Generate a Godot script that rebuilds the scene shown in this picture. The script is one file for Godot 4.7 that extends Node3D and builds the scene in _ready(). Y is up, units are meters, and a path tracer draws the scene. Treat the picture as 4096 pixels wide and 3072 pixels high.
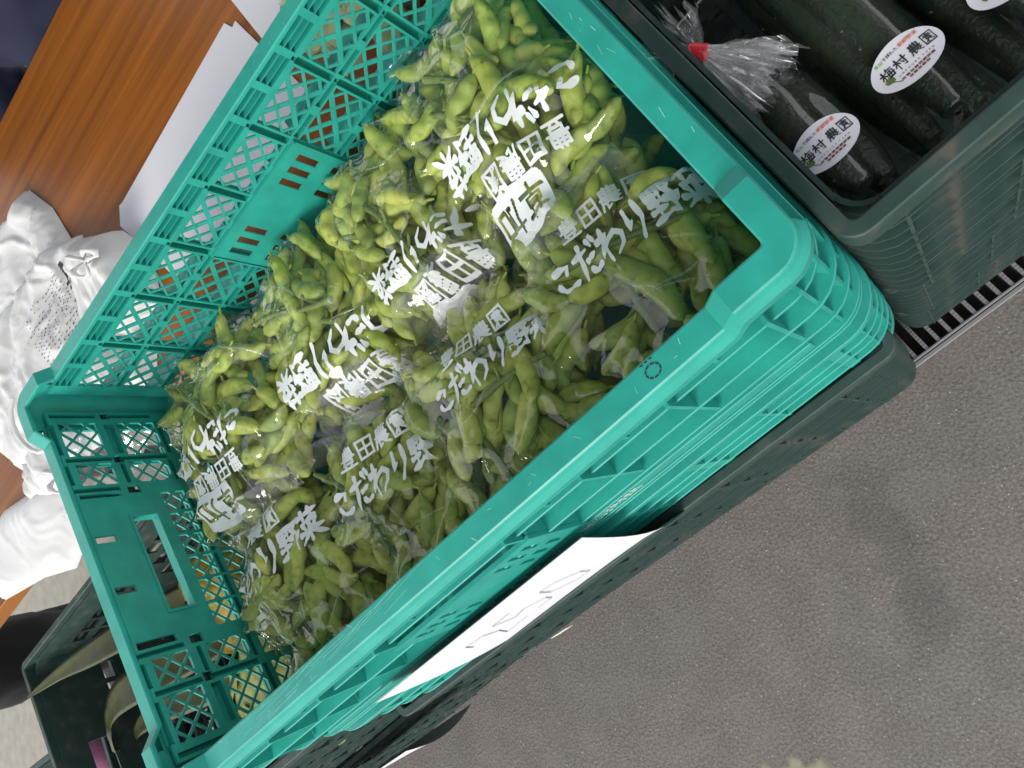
extends Node3D
# A teal folding crate of bagged edamame at a market stall, seen from above. y = 0 is the rim of that crate; the ground is at GROUND.
const GROUND := -0.9
const TABLE := -0.2
const EYE := Vector3(0.30349, 0.35880, 0.29708)
var rng := RandomNumberGenerator.new()
var M := {}
var taken := {}

# ---------------------------------------------------------------- mesh collector
class Geo:
	var v := PackedVector3Array()
	var n := PackedVector3Array()
	var uv := PackedVector2Array()
	var ix := PackedInt32Array()
	var col := PackedColorArray()
	func quad(a: Vector3, b: Vector3, c: Vector3, d: Vector3) -> void:   # counter-clockwise from outside
		var nn := (b - a).cross(c - a)
		if nn.length_squared() < 1e-16: nn = (c - a).cross(d - a)
		nn = nn.normalized()
		var k := v.size()
		v.append_array([a, b, c, d]); n.append_array([nn, nn, nn, nn])
		ix.append_array([k, k + 2, k + 1, k, k + 3, k + 2])
	func tri(a: Vector3, b: Vector3, c: Vector3) -> void:
		var nn := (b - a).cross(c - a).normalized()
		var k := v.size()
		v.append_array([a, b, c]); n.append_array([nn, nn, nn])
		ix.append_array([k, k + 2, k + 1])
	func hexa(p: Array) -> void:   # 0-3 bottom counter-clockwise from above, 4-7 top
		quad(p[4], p[5], p[6], p[7]); quad(p[3], p[2], p[1], p[0])
		quad(p[0], p[1], p[5], p[4]); quad(p[1], p[2], p[6], p[5])
		quad(p[2], p[3], p[7], p[6]); quad(p[3], p[0], p[4], p[7])
	func box(a: Vector3, b: Vector3, t := Transform3D.IDENTITY) -> void:
		hexa([t * Vector3(a.x, a.y, b.z), t * Vector3(b.x, a.y, b.z), t * Vector3(b.x, a.y, a.z), t * Vector3(a.x, a.y, a.z),
			t * Vector3(a.x, b.y, b.z), t * Vector3(b.x, b.y, b.z), t * Vector3(b.x, b.y, a.z), t * Vector3(a.x, b.y, a.z)])
	func cbox(a: Vector3, b: Vector3, c: float, t := Transform3D.IDENTITY) -> void:   # box with chamfered edges
		var m := (a + b) / 2.0; var h := (b - a) / 2.0
		var p := func(x, y, z, k):
			var q := Vector3(x * h.x, y * h.y, z * h.z)
			if k != 0: q.x -= x * c
			if k != 1: q.y -= y * c
			if k != 2: q.z -= z * c
			return t * (m + q)
		for s in [-1, 1]:
			face(p.call(s, -1, -1, 0), p.call(s, 1, -1, 0), p.call(s, 1, 1, 0), p.call(s, -1, 1, 0), t * m)
			face(p.call(-1, s, -1, 1), p.call(1, s, -1, 1), p.call(1, s, 1, 1), p.call(-1, s, 1, 1), t * m)
			face(p.call(-1, -1, s, 2), p.call(1, -1, s, 2), p.call(1, 1, s, 2), p.call(-1, 1, s, 2), t * m)
			for r in [-1, 1]:
				face(p.call(s, r, -1, 0), p.call(s, r, 1, 0), p.call(s, r, 1, 1), p.call(s, r, -1, 1), t * m)
				face(p.call(s, -1, r, 0), p.call(s, 1, r, 0), p.call(s, 1, r, 2), p.call(s, -1, r, 2), t * m)
				face(p.call(-1, s, r, 1), p.call(1, s, r, 1), p.call(1, s, r, 2), p.call(-1, s, r, 2), t * m)
				for w in [-1, 1]:
					var a1 = p.call(s, r, w, 0); var b1 = p.call(s, r, w, 1); var c1 = p.call(s, r, w, 2)
					if (b1 - a1).cross(c1 - a1).dot(a1 - t * m) < 0: tri(a1, c1, b1)
					else: tri(a1, b1, c1)
	func face(a, b, c, d, inside) -> void:   # a quad turned away from a point
		if (b - a).cross(c - a).dot((a + c) / 2.0 - inside) < 0: quad(a, d, c, b)
		else: quad(a, b, c, d)
	func grid(rows: Array, closed := false, two_sided_uv := false) -> void:   # smooth surface through rows of points
		var h := rows.size(); var w: int = rows[0].size(); var k := v.size()
		for i in h:
			for j in w:
				var du: Vector3; var dv: Vector3
				var j0 := (j - 1 + w) % w if closed else maxi(j - 1, 0)
				var j1 := (j + 1) % w if closed else mini(j + 1, w - 1)
				du = rows[i][j1] - rows[i][j0]
				dv = rows[mini(i + 1, h - 1)][j] - rows[maxi(i - 1, 0)][j]
				var nn := du.cross(dv)
				if closed: nn = -nn
				v.append(rows[i][j]); n.append(nn.normalized() if nn.length_squared() > 1e-18 else Vector3.UP)
		var cols := w if closed else w - 1
		for i in h - 1:
			for j in cols:
				var a := k + i * w + j; var b := k + i * w + (j + 1) % w; var c := b + w; var d := a + w
				if closed: ix.append_array([a, b, c, a, c, d])
				else: ix.append_array([a, c, b, a, d, c])
	func tube(pts: Array, radii: Array, sides := 8, flat := 1.0, caps := true) -> void:
		var up := Vector3.UP
		var rows := []
		for i in pts.size():
			var t: Vector3 = (pts[mini(i + 1, pts.size() - 1)] - pts[maxi(i - 1, 0)]).normalized()
			if absf(t.dot(up)) > 0.95: up = Vector3.RIGHT
			var s := t.cross(up).normalized(); var u := s.cross(t).normalized(); up = u
			var ring := []
			for j in sides:
				var a := TAU * j / sides
				ring.append(pts[i] + (s * cos(a) + u * sin(a) * flat) * radii[i])
			rows.append(ring)
		grid(rows, true)
		if caps:
			for e in [0, rows.size() - 1]:
				for j in range(1, sides - 1):
					if e == 0: tri(rows[0][0], rows[0][j + 1], rows[0][j])
					else: tri(rows[e][0], rows[e][j], rows[e][j + 1])
	func mesh(m: Material = null) -> ArrayMesh:
		var arr := []; arr.resize(Mesh.ARRAY_MAX)
		arr[Mesh.ARRAY_VERTEX] = v; arr[Mesh.ARRAY_NORMAL] = n; arr[Mesh.ARRAY_INDEX] = ix
		if uv.size() == v.size() and uv.size() > 0: arr[Mesh.ARRAY_TEX_UV] = uv
		if col.size() == v.size() and col.size() > 0: arr[Mesh.ARRAY_COLOR] = col
		var am := ArrayMesh.new()
		am.add_surface_from_arrays(Mesh.PRIMITIVE_TRIANGLES, arr)
		if m: am.surface_set_material(0, m)
		return am

# a flat frame in space: u and v run along it, w stands out of it
class Wall:
	var o: Vector3; var u: Vector3; var v: Vector3; var w: Vector3
	func _init(o_, u_, v_, w_): o = o_; u = u_; v = v_; w = w_
	func p(a: float, b: float, c: float) -> Vector3: return o + u * a + v * b + w * c
	func wbox(g: Geo, a0, a1, b0, b1, c0, c1) -> void:
		var m := p((a0 + a1) / 2.0, (b0 + b1) / 2.0, (c0 + c1) / 2.0)
		var q := []
		for c in [c0, c1]:
			for e in [[a0, b0], [a1, b0], [a1, b1], [a0, b1]]: q.append(p(e[0], e[1], c))
		for f in [[0, 1, 2, 3], [4, 5, 6, 7], [0, 1, 5, 4], [1, 2, 6, 5], [2, 3, 7, 6], [3, 0, 4, 7]]: g.face(q[f[0]], q[f[1]], q[f[2]], q[f[3]], m)
	func plate(g: Geo, r: Rect2, holes: Array, c0: float, c1: float) -> void:   # c1 faces w
		var us := [r.position.x, r.end.x]; var vs := [r.position.y, r.end.y]
		for h: Rect2 in holes:
			us.append_array([h.position.x, h.end.x]); vs.append_array([h.position.y, h.end.y])
		us = uniq(us, r.position.x, r.end.x); vs = uniq(vs, r.position.y, r.end.y)
		var solid := []
		for i in us.size() - 1:
			var row := []
			for j in vs.size() - 1:
				var c := Vector2((us[i] + us[i + 1]) / 2.0, (vs[j] + vs[j + 1]) / 2.0)
				var s := true
				for h: Rect2 in holes:
					if h.has_point(c): s = false; break
				row.append(s)
			solid.append(row)
		for j in vs.size() - 1:
			var i := 0
			while i < us.size() - 1:
				if not solid[i][j]: i += 1; continue
				var e := i
				while e + 1 < us.size() - 1 and solid[e + 1][j]: e += 1
				var b0 = vs[j]; var b1 = vs[j + 1]; var a0 = us[i]; var a1 = us[e + 1]
				var m := p((a0 + a1) / 2.0, (b0 + b1) / 2.0, (c0 + c1) / 2.0)
				g.face(p(a0, b0, c1), p(a1, b0, c1), p(a1, b1, c1), p(a0, b1, c1), m)
				g.face(p(a0, b0, c0), p(a1, b0, c0), p(a1, b1, c0), p(a0, b1, c0), m)
				g.face(p(a0, b0, c0), p(a0, b1, c0), p(a0, b1, c1), p(a0, b0, c1), m)
				g.face(p(a1, b0, c0), p(a1, b1, c0), p(a1, b1, c1), p(a1, b0, c1), m)
				i = e + 1
		for i in us.size() - 1:
			for j in vs.size():
				var lo: bool = j > 0 and solid[i][j - 1]; var hi: bool = j < vs.size() - 1 and solid[i][j]
				if lo != hi:
					var a0 = us[i]; var a1 = us[i + 1]; var b = vs[j]
					g.face(p(a0, b, c0), p(a1, b, c0), p(a1, b, c1), p(a0, b, c1), p((a0 + a1) / 2.0, b + (0.001 if hi else -0.001), (c0 + c1) / 2.0))
	func uniq(a: Array, lo: float, hi: float) -> Array:
		a.sort()
		var out := []
		for x in a:
			if x < lo - 1e-6 or x > hi + 1e-6: continue
			if out.is_empty() or x - out[-1] > 1e-5: out.append(x)
		return out
	func pocket(g: Geo, h: Rect2, c0: float, c1: float) -> void:   # lining of a groove: floor at c0, sides up to c1
		var a0 = h.position.x; var a1 = h.end.x; var b0 = h.position.y; var b1 = h.end.y
		var far := p((a0 + a1) / 2.0, (b0 + b1) / 2.0, c0 - 1.0)
		g.face(p(a0, b0, c0), p(a1, b0, c0), p(a1, b1, c0), p(a0, b1, c0), far)
		var out := [[a0, b0, a1, b0, 0, -1], [a1, b0, a1, b1, 1, 0], [a1, b1, a0, b1, 0, 1], [a0, b1, a0, b0, -1, 0]]
		for s in out: g.face(p(s[0], s[1], c0), p(s[2], s[3], c0), p(s[2], s[3], c1), p(s[0], s[1], c1), p((s[0] + s[2]) / 2.0 + s[4], (s[1] + s[3]) / 2.0 + s[5], (c0 + c1) / 2.0))
		wbox(g, a0 - 0.0012, a1 + 0.0012, b0 - 0.0012, b1 + 0.0012, c0 - 0.0012, c0 - 0.0002)
		for s in [[a0 - 0.0012, a0 - 0.0002, b0, b1], [a1 + 0.0002, a1 + 0.0012, b0, b1], [a0, a1, b0 - 0.0012, b0 - 0.0002], [a0, a1, b1 + 0.0002, b1 + 0.0012]]:
			wbox(g, s[0], s[1], s[2], s[3], c0, c1 - 0.0035)
	func lattice(g: Geo, r: Rect2, pitch: float, bar: float, c0: float, c1: float, cross := 0.0) -> void:   # slanting bars, cut off at the window; cross > 0 puts wide bars of that width on the diagonals
		var cx := r.get_center().x; var cy := r.get_center().y
		var m := 1.0
		var most := r.size.y / 2.0 + m * r.size.x / 2.0
		for dirn in [1.0, -1.0]:
			for k in range(-6, 7):
				var off := (signf(k) * (pitch * (absf(k) - 1.0) + pitch * 1.12) if k != 0 else 0.0) if cross > 0 else (k + 0.5) * pitch
				if absf(off) > most - 0.004: continue
				var wide := cross if cross > 0 and k == 0 else bar
				var a := Vector2(r.position.x - 0.001, 0); var b := Vector2(r.end.x + 0.001, 0)
				a.y = cy + dirn * m * (a.x - cx) + off; b.y = cy + dirn * m * (b.x - cx) + off
				var q := cut(a, b, r.position.y - 0.001, r.end.y + 0.001)
				if q.is_empty() or q[0].distance_to(q[1]) < 0.004: continue
				var t: Vector2 = (q[1] - q[0]).normalized()
				var s := Vector2(-t.y, t.x) * wide / 2.0
				var d := (0.0 if dirn > 0 else 0.0004) + (0.0002 if wide > bar else 0.0)
				var mid := p((q[0].x + q[1].x) / 2.0, (q[0].y + q[1].y) / 2.0, (c0 + c1) / 2.0)
				var e := [q[0] - s, q[1] - s, q[1] + s, q[0] + s]
				var z := []
				for c in [c0 + d, c1 - d]:
					for f in e: z.append(p(clampf(f.x, r.position.x - 0.001, r.end.x + 0.001), clampf(f.y, r.position.y - 0.001, r.end.y + 0.001), c))
				for f in [[4, 5, 6, 7], [0, 1, 5, 4], [2, 3, 7, 6], [0, 1, 2, 3]]: g.face(z[f[0]], z[f[1]], z[f[2]], z[f[3]], mid)
	func cut(a: Vector2, b: Vector2, lo: float, hi: float) -> Array:
		var t0 := 0.0; var t1 := 1.0; var d := b.y - a.y
		if absf(d) < 1e-9: return [a, b] if a.y > lo and a.y < hi else []
		var x := (lo - a.y) / d; var y := (hi - a.y) / d
		t0 = maxf(t0, minf(x, y)); t1 = minf(t1, maxf(x, y))
		return [a.lerp(b, t0), a.lerp(b, t1)] if t1 > t0 else []

# ---------------------------------------------------------------- naming
func numbered(called: String) -> String:
	if not taken.has(called):
		taken[called] = 0
		return called
	taken[called] += 1
	return "%s_%03d" % [called, taken[called]]
func thing(called: String, label: String, category: String, at := Vector3.ZERO, turn := 0.0, group := "") -> Node3D:
	var o := Node3D.new(); o.name = numbered(called); add_child(o, true)
	o.position = at; o.rotation.y = turn
	tag(o, label, category, group)
	return o
func tag(o: Node, label: String, category := "", group := "") -> void:
	o.set_meta("label", label)
	if category: o.set_meta("category", category)
	if group: o.set_meta("group", group)
func part(called: String, g: Geo, m: Material, parent: Node, label := "") -> MeshInstance3D:
	var o := MeshInstance3D.new(); o.name = called; o.mesh = g.mesh(m)
	o.cast_shadow = GeometryInstance3D.SHADOW_CASTING_SETTING_ON
	parent.add_child(o, true)
	if label: o.set_meta("label", label)
	return o
func solo(called: String, g: Geo, m: Material, label: String, category: String, group := "") -> MeshInstance3D:
	var o := part(numbered(called), g, m, self)
	tag(o, label, category, group)
	return o
func setting(called: String, g: Geo, m: Material) -> MeshInstance3D:
	var o := part(called, g, m, self); o.set_meta("kind", "structure")
	return o

# ---------------------------------------------------------------- materials
func lin(r: float, g: float, b: float, a := 1.0) -> Color:
	var c := Color(r, g, b).linear_to_srgb(); c.a = a
	return c
func mat(c: Color, rough := 0.5, metal := 0.0) -> StandardMaterial3D:
	var m := StandardMaterial3D.new(); m.albedo_color = c; m.roughness = rough; m.metallic = metal
	return m
func noise(freq: float, kind := FastNoiseLite.TYPE_SIMPLEX_SMOOTH, oct := 4, s := 1) -> FastNoiseLite:
	var n := FastNoiseLite.new(); n.noise_type = kind; n.frequency = freq; n.fractal_octaves = oct; n.seed = s
	return n
func ntex(n: FastNoiseLite, size: int, ramp = null, normal := false, bump := 4.0, height := 0) -> NoiseTexture2D:
	var t := NoiseTexture2D.new(); t.noise = n; t.width = size; t.height = height if height else size; t.seamless = true
	if ramp:
		var g := Gradient.new(); g.offsets = PackedFloat32Array(ramp[0]); g.colors = PackedColorArray(ramp[1]); t.color_ramp = g
	if normal: t.as_normal_map = true; t.bump_strength = bump
	return t
func grey(lo: float, hi: float) -> Array: return [[0.0, 1.0], [Color(lo, lo, lo), Color(hi, hi, hi)]]
func world_tex(m: StandardMaterial3D, scale: float) -> void:
	m.uv1_triplanar = true; m.uv1_world_triplanar = true; m.uv1_scale = Vector3.ONE * scale

func make_materials() -> void:
	var smear := ntex(noise(0.012, FastNoiseLite.TYPE_SIMPLEX_SMOOTH, 5, 3), 512, grey(0.86, 1.0))
	var fine := ntex(noise(0.09, FastNoiseLite.TYPE_SIMPLEX_SMOOTH, 3, 8), 512, grey(0.25, 0.75))
	var teal := mat(lin(0.022, 0.350, 0.280), 0.42)
	teal.albedo_texture = smear; world_tex(teal, 4.0)
	teal.heightmap_enabled = true; teal.heightmap_texture = fine; teal.heightmap_scale = 0.012
	M.teal = teal
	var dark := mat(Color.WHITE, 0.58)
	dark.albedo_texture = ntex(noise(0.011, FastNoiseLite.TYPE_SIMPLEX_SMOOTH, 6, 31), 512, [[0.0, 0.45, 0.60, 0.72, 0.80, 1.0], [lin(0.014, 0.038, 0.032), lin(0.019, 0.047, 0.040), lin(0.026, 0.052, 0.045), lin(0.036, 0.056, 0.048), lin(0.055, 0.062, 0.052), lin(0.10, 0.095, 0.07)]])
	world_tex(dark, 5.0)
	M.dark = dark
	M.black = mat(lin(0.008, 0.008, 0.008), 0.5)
	M.paper = mat(lin(0.64, 0.64, 0.69), 0.75)
	M.ink = mat(lin(0.02, 0.02, 0.022), 0.6)
	M.print = mat(lin(0.72, 0.76, 0.75), 0.5)
	M.white_mark = mat(lin(0.75, 0.78, 0.76), 0.6)
	M.film = mat(Color(1, 1, 1, 0.010), 0.02)
	M.film.transparency = BaseMaterial3D.TRANSPARENCY_ALPHA
	M.bunch = mat(Color(1, 1, 1, 0.09), 0.06)
	M.bunch.transparency = BaseMaterial3D.TRANSPARENCY_ALPHA
	M.fold = mat(Color(1, 1, 1, 0.05), 0.03)
	M.fold.transparency = BaseMaterial3D.TRANSPARENCY_ALPHA
	var asphalt := mat(Color.WHITE, 0.85)
	asphalt.albedo_texture = asphalt_image()
	world_tex(asphalt, 1.6)
	asphalt.heightmap_enabled = true; asphalt.heightmap_texture = ntex(noise(0.11, FastNoiseLite.TYPE_CELLULAR, 3, 5), 1024, grey(0.0, 1.0)); asphalt.heightmap_scale = 0.10
	M.asphalt = asphalt
	var conc := mat(Color.WHITE, 0.9)
	conc.albedo_texture = ntex(noise(0.02, FastNoiseLite.TYPE_SIMPLEX_SMOOTH, 6, 9), 512, [[0.0, 1.0], [lin(0.22, 0.20, 0.165), lin(0.30, 0.275, 0.23)]])
	world_tex(conc, 2.0); M.concrete = conc
	M.steel = mat(lin(0.42, 0.42, 0.42), 0.35, 0.8)
	var wood := mat(Color.WHITE, 0.48); wood.metallic_specular = 0.35
	wood.albedo_texture = wood_image()
	M.wood = wood
	for i in 4:
		var p := mat([lin(0.40, 0.465, 0.085), lin(0.34, 0.43, 0.078), lin(0.47, 0.51, 0.110), lin(0.29, 0.375, 0.075)][i], 0.55)
		p.albedo_texture = ntex(noise(0.02, FastNoiseLite.TYPE_SIMPLEX_SMOOTH, 4, 20 + i), 256, [[0.0, 0.16, 0.24, 0.5, 1.0], [Color(0.62, 0.52, 0.34), Color(0.74, 0.74, 0.62), Color(0.84, 0.88, 0.80), Color(0.95, 0.96, 0.94), Color(1.0, 1.0, 1.0)]]) if i == 0 else M.pod0.albedo_texture
		p.uv1_triplanar = true; p.uv1_scale = Vector3.ONE * 14.0
		p.rim_enabled = true; p.rim = 0.25; p.rim_tint = 0.6
		p.subsurf_scatter_enabled = true; p.subsurf_scatter_strength = 0.06
		M["pod%d" % i] = p
	M.stem = mat(lin(0.16, 0.22, 0.055), 0.6)
	M.stem.albedo_texture = M.pod0.albedo_texture; M.stem.uv1_triplanar = true; M.stem.uv1_scale = Vector3.ONE * 20.0
	M.stem_cut = mat(lin(0.45, 0.47, 0.25), 0.7)
	var cuc := mat(lin(0.011, 0.028, 0.010), 0.4)
	cuc.albedo_texture = ntex(noise(0.03, FastNoiseLite.TYPE_SIMPLEX_SMOOTH, 5, 41), 512, [[0.0, 0.5, 0.8, 1.0], [Color(0.6, 0.7, 0.5), Color(0.9, 0.9, 0.8), Color(1, 1, 1), Color(1.0, 1.0, 0.9)]])
	cuc.uv1_triplanar = true; cuc.uv1_scale = Vector3.ONE * 9.0
	cuc.heightmap_enabled = true; cuc.heightmap_texture = ntex(noise(0.06, FastNoiseLite.TYPE_SIMPLEX_SMOOTH, 3, 43), 512, grey(0.0, 1.0)); cuc.heightmap_scale = 0.06
	M.cucumber = cuc
	M.plastic_white = mat(lin(0.66, 0.66, 0.645), 0.36)
	M.plastic_white.backlight = Color(0.15, 0.15, 0.14)
	M.red = mat(lin(0.55, 0.02, 0.03), 0.4)
	M.leek = mat(lin(0.095, 0.105, 0.030), 0.5)
	M.leek.albedo_texture = ntex(noise(0.02, FastNoiseLite.TYPE_SIMPLEX_SMOOTH, 4, 51), 256, grey(0.7, 1.0), false, 1.0); M.leek.uv1_triplanar = true; M.leek.uv1_scale = Vector3(8, 8, 8)
	M.squash = mat(lin(0.55, 0.36, 0.09), 0.55)
	M.squash.albedo_texture = ntex(noise(0.03, FastNoiseLite.TYPE_SIMPLEX_SMOOTH, 5, 53), 256, [[0.0, 0.45, 0.6, 1.0], [Color(0.35, 0.55, 0.25), Color(0.8, 0.85, 0.6), Color(1, 1, 1), Color(1, 0.9, 0.8)]]); M.squash.uv1_triplanar = true; M.squash.uv1_scale = Vector3.ONE * 7.0
	M.cabbage = mat(lin(0.42, 0.46, 0.11), 0.55)
	M.cabbage.albedo_texture = ntex(noise(0.03, FastNoiseLite.TYPE_SIMPLEX_SMOOTH, 4, 57), 256, grey(0.55, 1.0)); M.cabbage.uv1_triplanar = true; M.cabbage.uv1_scale = Vector3.ONE * 6.0
	M.pink = mat(lin(0.62, 0.22, 0.40), 0.4)
	M.pink.albedo_texture = ntex(noise(0.05, FastNoiseLite.TYPE_SIMPLEX_SMOOTH, 4, 59), 256, grey(0.75, 1.0)); M.pink.uv1_triplanar = true; M.pink.uv1_scale = Vector3(4, 4, 40)
	M.pale_leaf = mat(lin(0.42, 0.50, 0.28), 0.6)
	M.dark_leaf = mat(lin(0.06, 0.10, 0.04), 0.6)
	M.pale_leaf.backlight = Color(0.2, 0.25, 0.1)
	for a in [["navy", 0.014, 0.019, 0.048], ["charcoal", 0.012, 0.012, 0.013], ["skin", 0.45, 0.28, 0.2], ["shoe", 0.10, 0.10, 0.10]]:
		var m := mat(lin(a[1], a[2], a[3]), 0.85); m.rim_enabled = a[0] in ["navy", "charcoal"]; m.rim = 0.3; M[a[0]] = m
	M.brick_a = mat(lin(0.20, 0.12, 0.08), 0.6); M.brick_b = mat(lin(0.16, 0.05, 0.045), 0.6)
	M.green_ink = mat(lin(0.25, 0.45, 0.15), 0.6); M.orange_ink = mat(lin(0.65, 0.16, 0.08), 0.6); M.leaf_ink = mat(lin(0.08, 0.14, 0.03), 0.6)
	M.bone = mat(lin(0.62, 0.60, 0.55), 0.6)

func asphalt_image() -> ImageTexture:
	var im := Image.create(1024, 1024, false, Image.FORMAT_RGB8)
	var a := noise(0.06, FastNoiseLite.TYPE_SIMPLEX_SMOOTH, 4, 11); var b := noise(0.006, FastNoiseLite.TYPE_SIMPLEX_SMOOTH, 4, 12); var c := noise(0.0016, FastNoiseLite.TYPE_SIMPLEX_SMOOTH, 2, 14)
	var r := RandomNumberGenerator.new(); r.seed = 4
	for y in 1024:
		for x in 1024:
			var k := 0.122 + 0.055 * a.get_noise_2d(x * 1.6, y * 1.6) + 0.018 * b.get_noise_2d(x, y) + r.randf_range(-0.03, 0.03)
			var g := 0.15 * smoothstep(0.10, 0.24, c.get_noise_2d(x, y) + 0.12 * b.get_noise_2d(x * 3.0, y * 3.0))
			im.set_pixel(x, y, lin(k * lerpf(1.12, 0.86, g), k * lerpf(0.97, 1.0, g), k * lerpf(0.865, 0.88, g)))
	for i in 900:
		var p := Vector2i(r.randi_range(2, 1021), r.randi_range(2, 1021)); var s := 2 if r.randf() < 0.8 else 3
		var k := r.randf_range(0.2, 0.42)
		im.fill_rect(Rect2i(p, Vector2i(s, s)), lin(k, k, k * 0.95))
	im.generate_mipmaps()
	return ImageTexture.create_from_image(im)

func wood_image() -> ImageTexture:
	var w := 1024; var h := 512
	var im := Image.create(w, h, false, Image.FORMAT_RGB8)
	var a := noise(0.05, FastNoiseLite.TYPE_SIMPLEX_SMOOTH, 4, 21); var b := noise(0.009, FastNoiseLite.TYPE_SIMPLEX_SMOOTH, 3, 22); var f := noise(0.35, FastNoiseLite.TYPE_SIMPLEX_SMOOTH, 2, 23)
	for y in h:
		for x in w:
			var k := 0.5 + 0.55 * a.get_noise_2d(x * 0.035, y) + 0.35 * b.get_noise_2d(x * 0.3, y * 1.6) + 0.16 * f.get_noise_2d(x * 0.03, y)
			k = clampf(k, 0.0, 1.0)
			im.set_pixel(x, y, lin(lerpf(0.16, 0.34, k), lerpf(0.048, 0.112, k), lerpf(0.006, 0.014, k)))
	im.generate_mipmaps()
	return ImageTexture.create_from_image(im)

# ---------------------------------------------------------------- light and camera first
func _ready() -> void:
	rng.seed = 7
	var cam := Camera3D.new(); cam.name = "camera"; add_child(cam)
	cam.transform = Transform3D(Basis(Vector3(0.66130, -0.53359, 0.52722), Vector3(0.64002, 0.03478, -0.76757), Vector3(0.39123, 0.84503, 0.36451)).orthonormalized(), EYE)
	cam.fov = 54.555; cam.near = 0.02; cam.far = 200.0; cam.current = true
	var env := Environment.new()
	env.background_mode = Environment.BG_SKY
	var sky := Sky.new(); var sm := ProceduralSkyMaterial.new()
	sm.sky_top_color = Color(0.86, 0.88, 0.91); sm.sky_horizon_color = Color(0.92, 0.92, 0.92); sm.ground_bottom_color = Color(0.30, 0.29, 0.28); sm.ground_horizon_color = Color(0.5, 0.5, 0.5)
	sm.sun_angle_max = 1.0
	sky.sky_material = sm; env.sky = sky
	env.tonemap_mode = Environment.TONE_MAPPER_LINEAR
	env.tonemap_exposure = 2.05
	env.sdfgi_enabled = true; env.ssao_enabled = true; env.ssil_enabled = true
	var we := WorldEnvironment.new(); we.name = "environment"; we.environment = env; add_child(we)
	var sun := DirectionalLight3D.new(); sun.name = "sun"; add_child(sun)
	sun.light_energy = 0.5; sun.light_angular_distance = 24.0; sun.light_color = Color(1.0, 0.98, 0.95); sun.shadow_enabled = true
	sun.look_at_from_position(Vector3(-0.70, 0.80, 1.25), Vector3.ZERO)
	make_materials()
	glyphs()
	build_ground()
	build_table()
	build_teal_crate()
	build_dark_crates()
	build_bags()
	build_cucumbers()
	build_cards()
	build_table_things()
	build_left_things()
	build_people()
	build_canopy()

# ---------------------------------------------------------------- sweeps round a crate
func round_path(hx: float, hz: float, r: float, seg := 7) -> Array:   # points {p, n, side, s}; starts on the front at -x and runs counter-clockwise seen from above
	var out := []
	var corners := [[hx - r, hz - r, 90.0], [hx - r, -hz + r, 0.0], [-hx + r, -hz + r, -90.0], [-hx + r, hz - r, -180.0]]
	for c in corners:
		for i in seg + 1:
			var a := deg_to_rad(c[2] - 90.0 * i / seg)
			out.append({"p": Vector3(c[0] + r * cos(a), 0, c[1] + r * sin(a)), "n": Vector3(cos(a), 0, sin(a))})
	return out
func lug(p: Vector3, n: Vector3, h: float) -> float:   # the corners stand a little higher than the rest of the rim
	var k := 0.0
	if absf(n.z) > 0.99: k = clampf((absf(p.x) - 0.247) / 0.010, 0, 1)
	elif absf(n.x) > 0.99: k = clampf((absf(p.z) - 0.142) / 0.012, 0, 1)
	else: k = 1.0
	return k * h
func with_stops(path: Array, xs: Array, zs: Array) -> Array:   # adds points on the straight runs
	var out := []
	for i in path.size():
		var a = path[i]; var b = path[(i + 1) % path.size()]
		out.append(a)
		if a.n.distance_to(b.n) > 0.01: continue
		var stops := []
		if absf(a.n.z) > 0.99:
			for x in xs: stops.append((x - a.p.x) / (b.p.x - a.p.x))
		else:
			for z in zs: stops.append((z - a.p.z) / (b.p.z - a.p.z))
		stops.sort()
		for t in stops:
			if t > 0.001 and t < 0.999: out.append({"p": a.p.lerp(b.p, t), "n": a.n})
	return out
func sweep(g: Geo, path: Array, prof: Array, closed := true, h := 0.0) -> void:   # prof: [outset, y] pairs, closed loop, counter-clockwise looking along the path
	var last := path.size() if closed else path.size() - 1
	for i in last:
		var a = path[i]; var b = path[(i + 1) % path.size()]
		if a.p.distance_to(b.p) < 1e-6: continue
		var ya := lug(a.p, a.n, h); var yb := lug(b.p, b.n, h)
		var mid := Vector3.ZERO
		for q in prof: mid += (a.p + a.n * q[0] + Vector3(0, q[1] + ya, 0) + b.p + b.n * q[0] + Vector3(0, q[1] + yb, 0)) * 0.5
		mid /= prof.size()
		for k in prof.size():
			var q = prof[k]; var r = prof[(k + 1) % prof.size()]
			var p0: Vector3 = a.p + a.n * q[0] + Vector3(0, q[1] + ya, 0); var p1: Vector3 = b.p + b.n * q[0] + Vector3(0, q[1] + yb, 0)
			var p2: Vector3 = b.p + b.n * r[0] + Vector3(0, r[1] + yb, 0); var p3: Vector3 = a.p + a.n * r[0] + Vector3(0, r[1] + ya, 0)
			var k0 := g.v.size()
			g.face(p0, p1, p2, p3, mid)
			if a.n.distance_to(b.n) > 0.01:   # smooth round the corner
				for j in range(k0, k0 + 4):
					var at: Vector3 = g.v[j]
					var who: Vector3 = a.n if mini_dist(at, p0, p3) < mini_dist(at, p1, p2) else b.n
					var d: float = g.n[j].dot(((a.n + b.n) / 2.0).normalized())
					g.n[j] = (who * d + Vector3(0, g.n[j].y, 0)).normalized()
	if not closed:
		for e in [0, path.size() - 1]:
			var a = path[e]; var f := []
			for q in prof: f.append(a.p + a.n * q[0] + Vector3(0, q[1], 0))
			var c: Vector3 = path[1 if e == 0 else path.size() - 2].p
			for k in range(1, f.size() - 1):
				if (f[k] - f[0]).cross(f[k + 1] - f[0]).dot(a.p - c) < 0: g.tri(f[0], f[k + 1], f[k])
				else: g.tri(f[0], f[k], f[k + 1])
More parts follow.
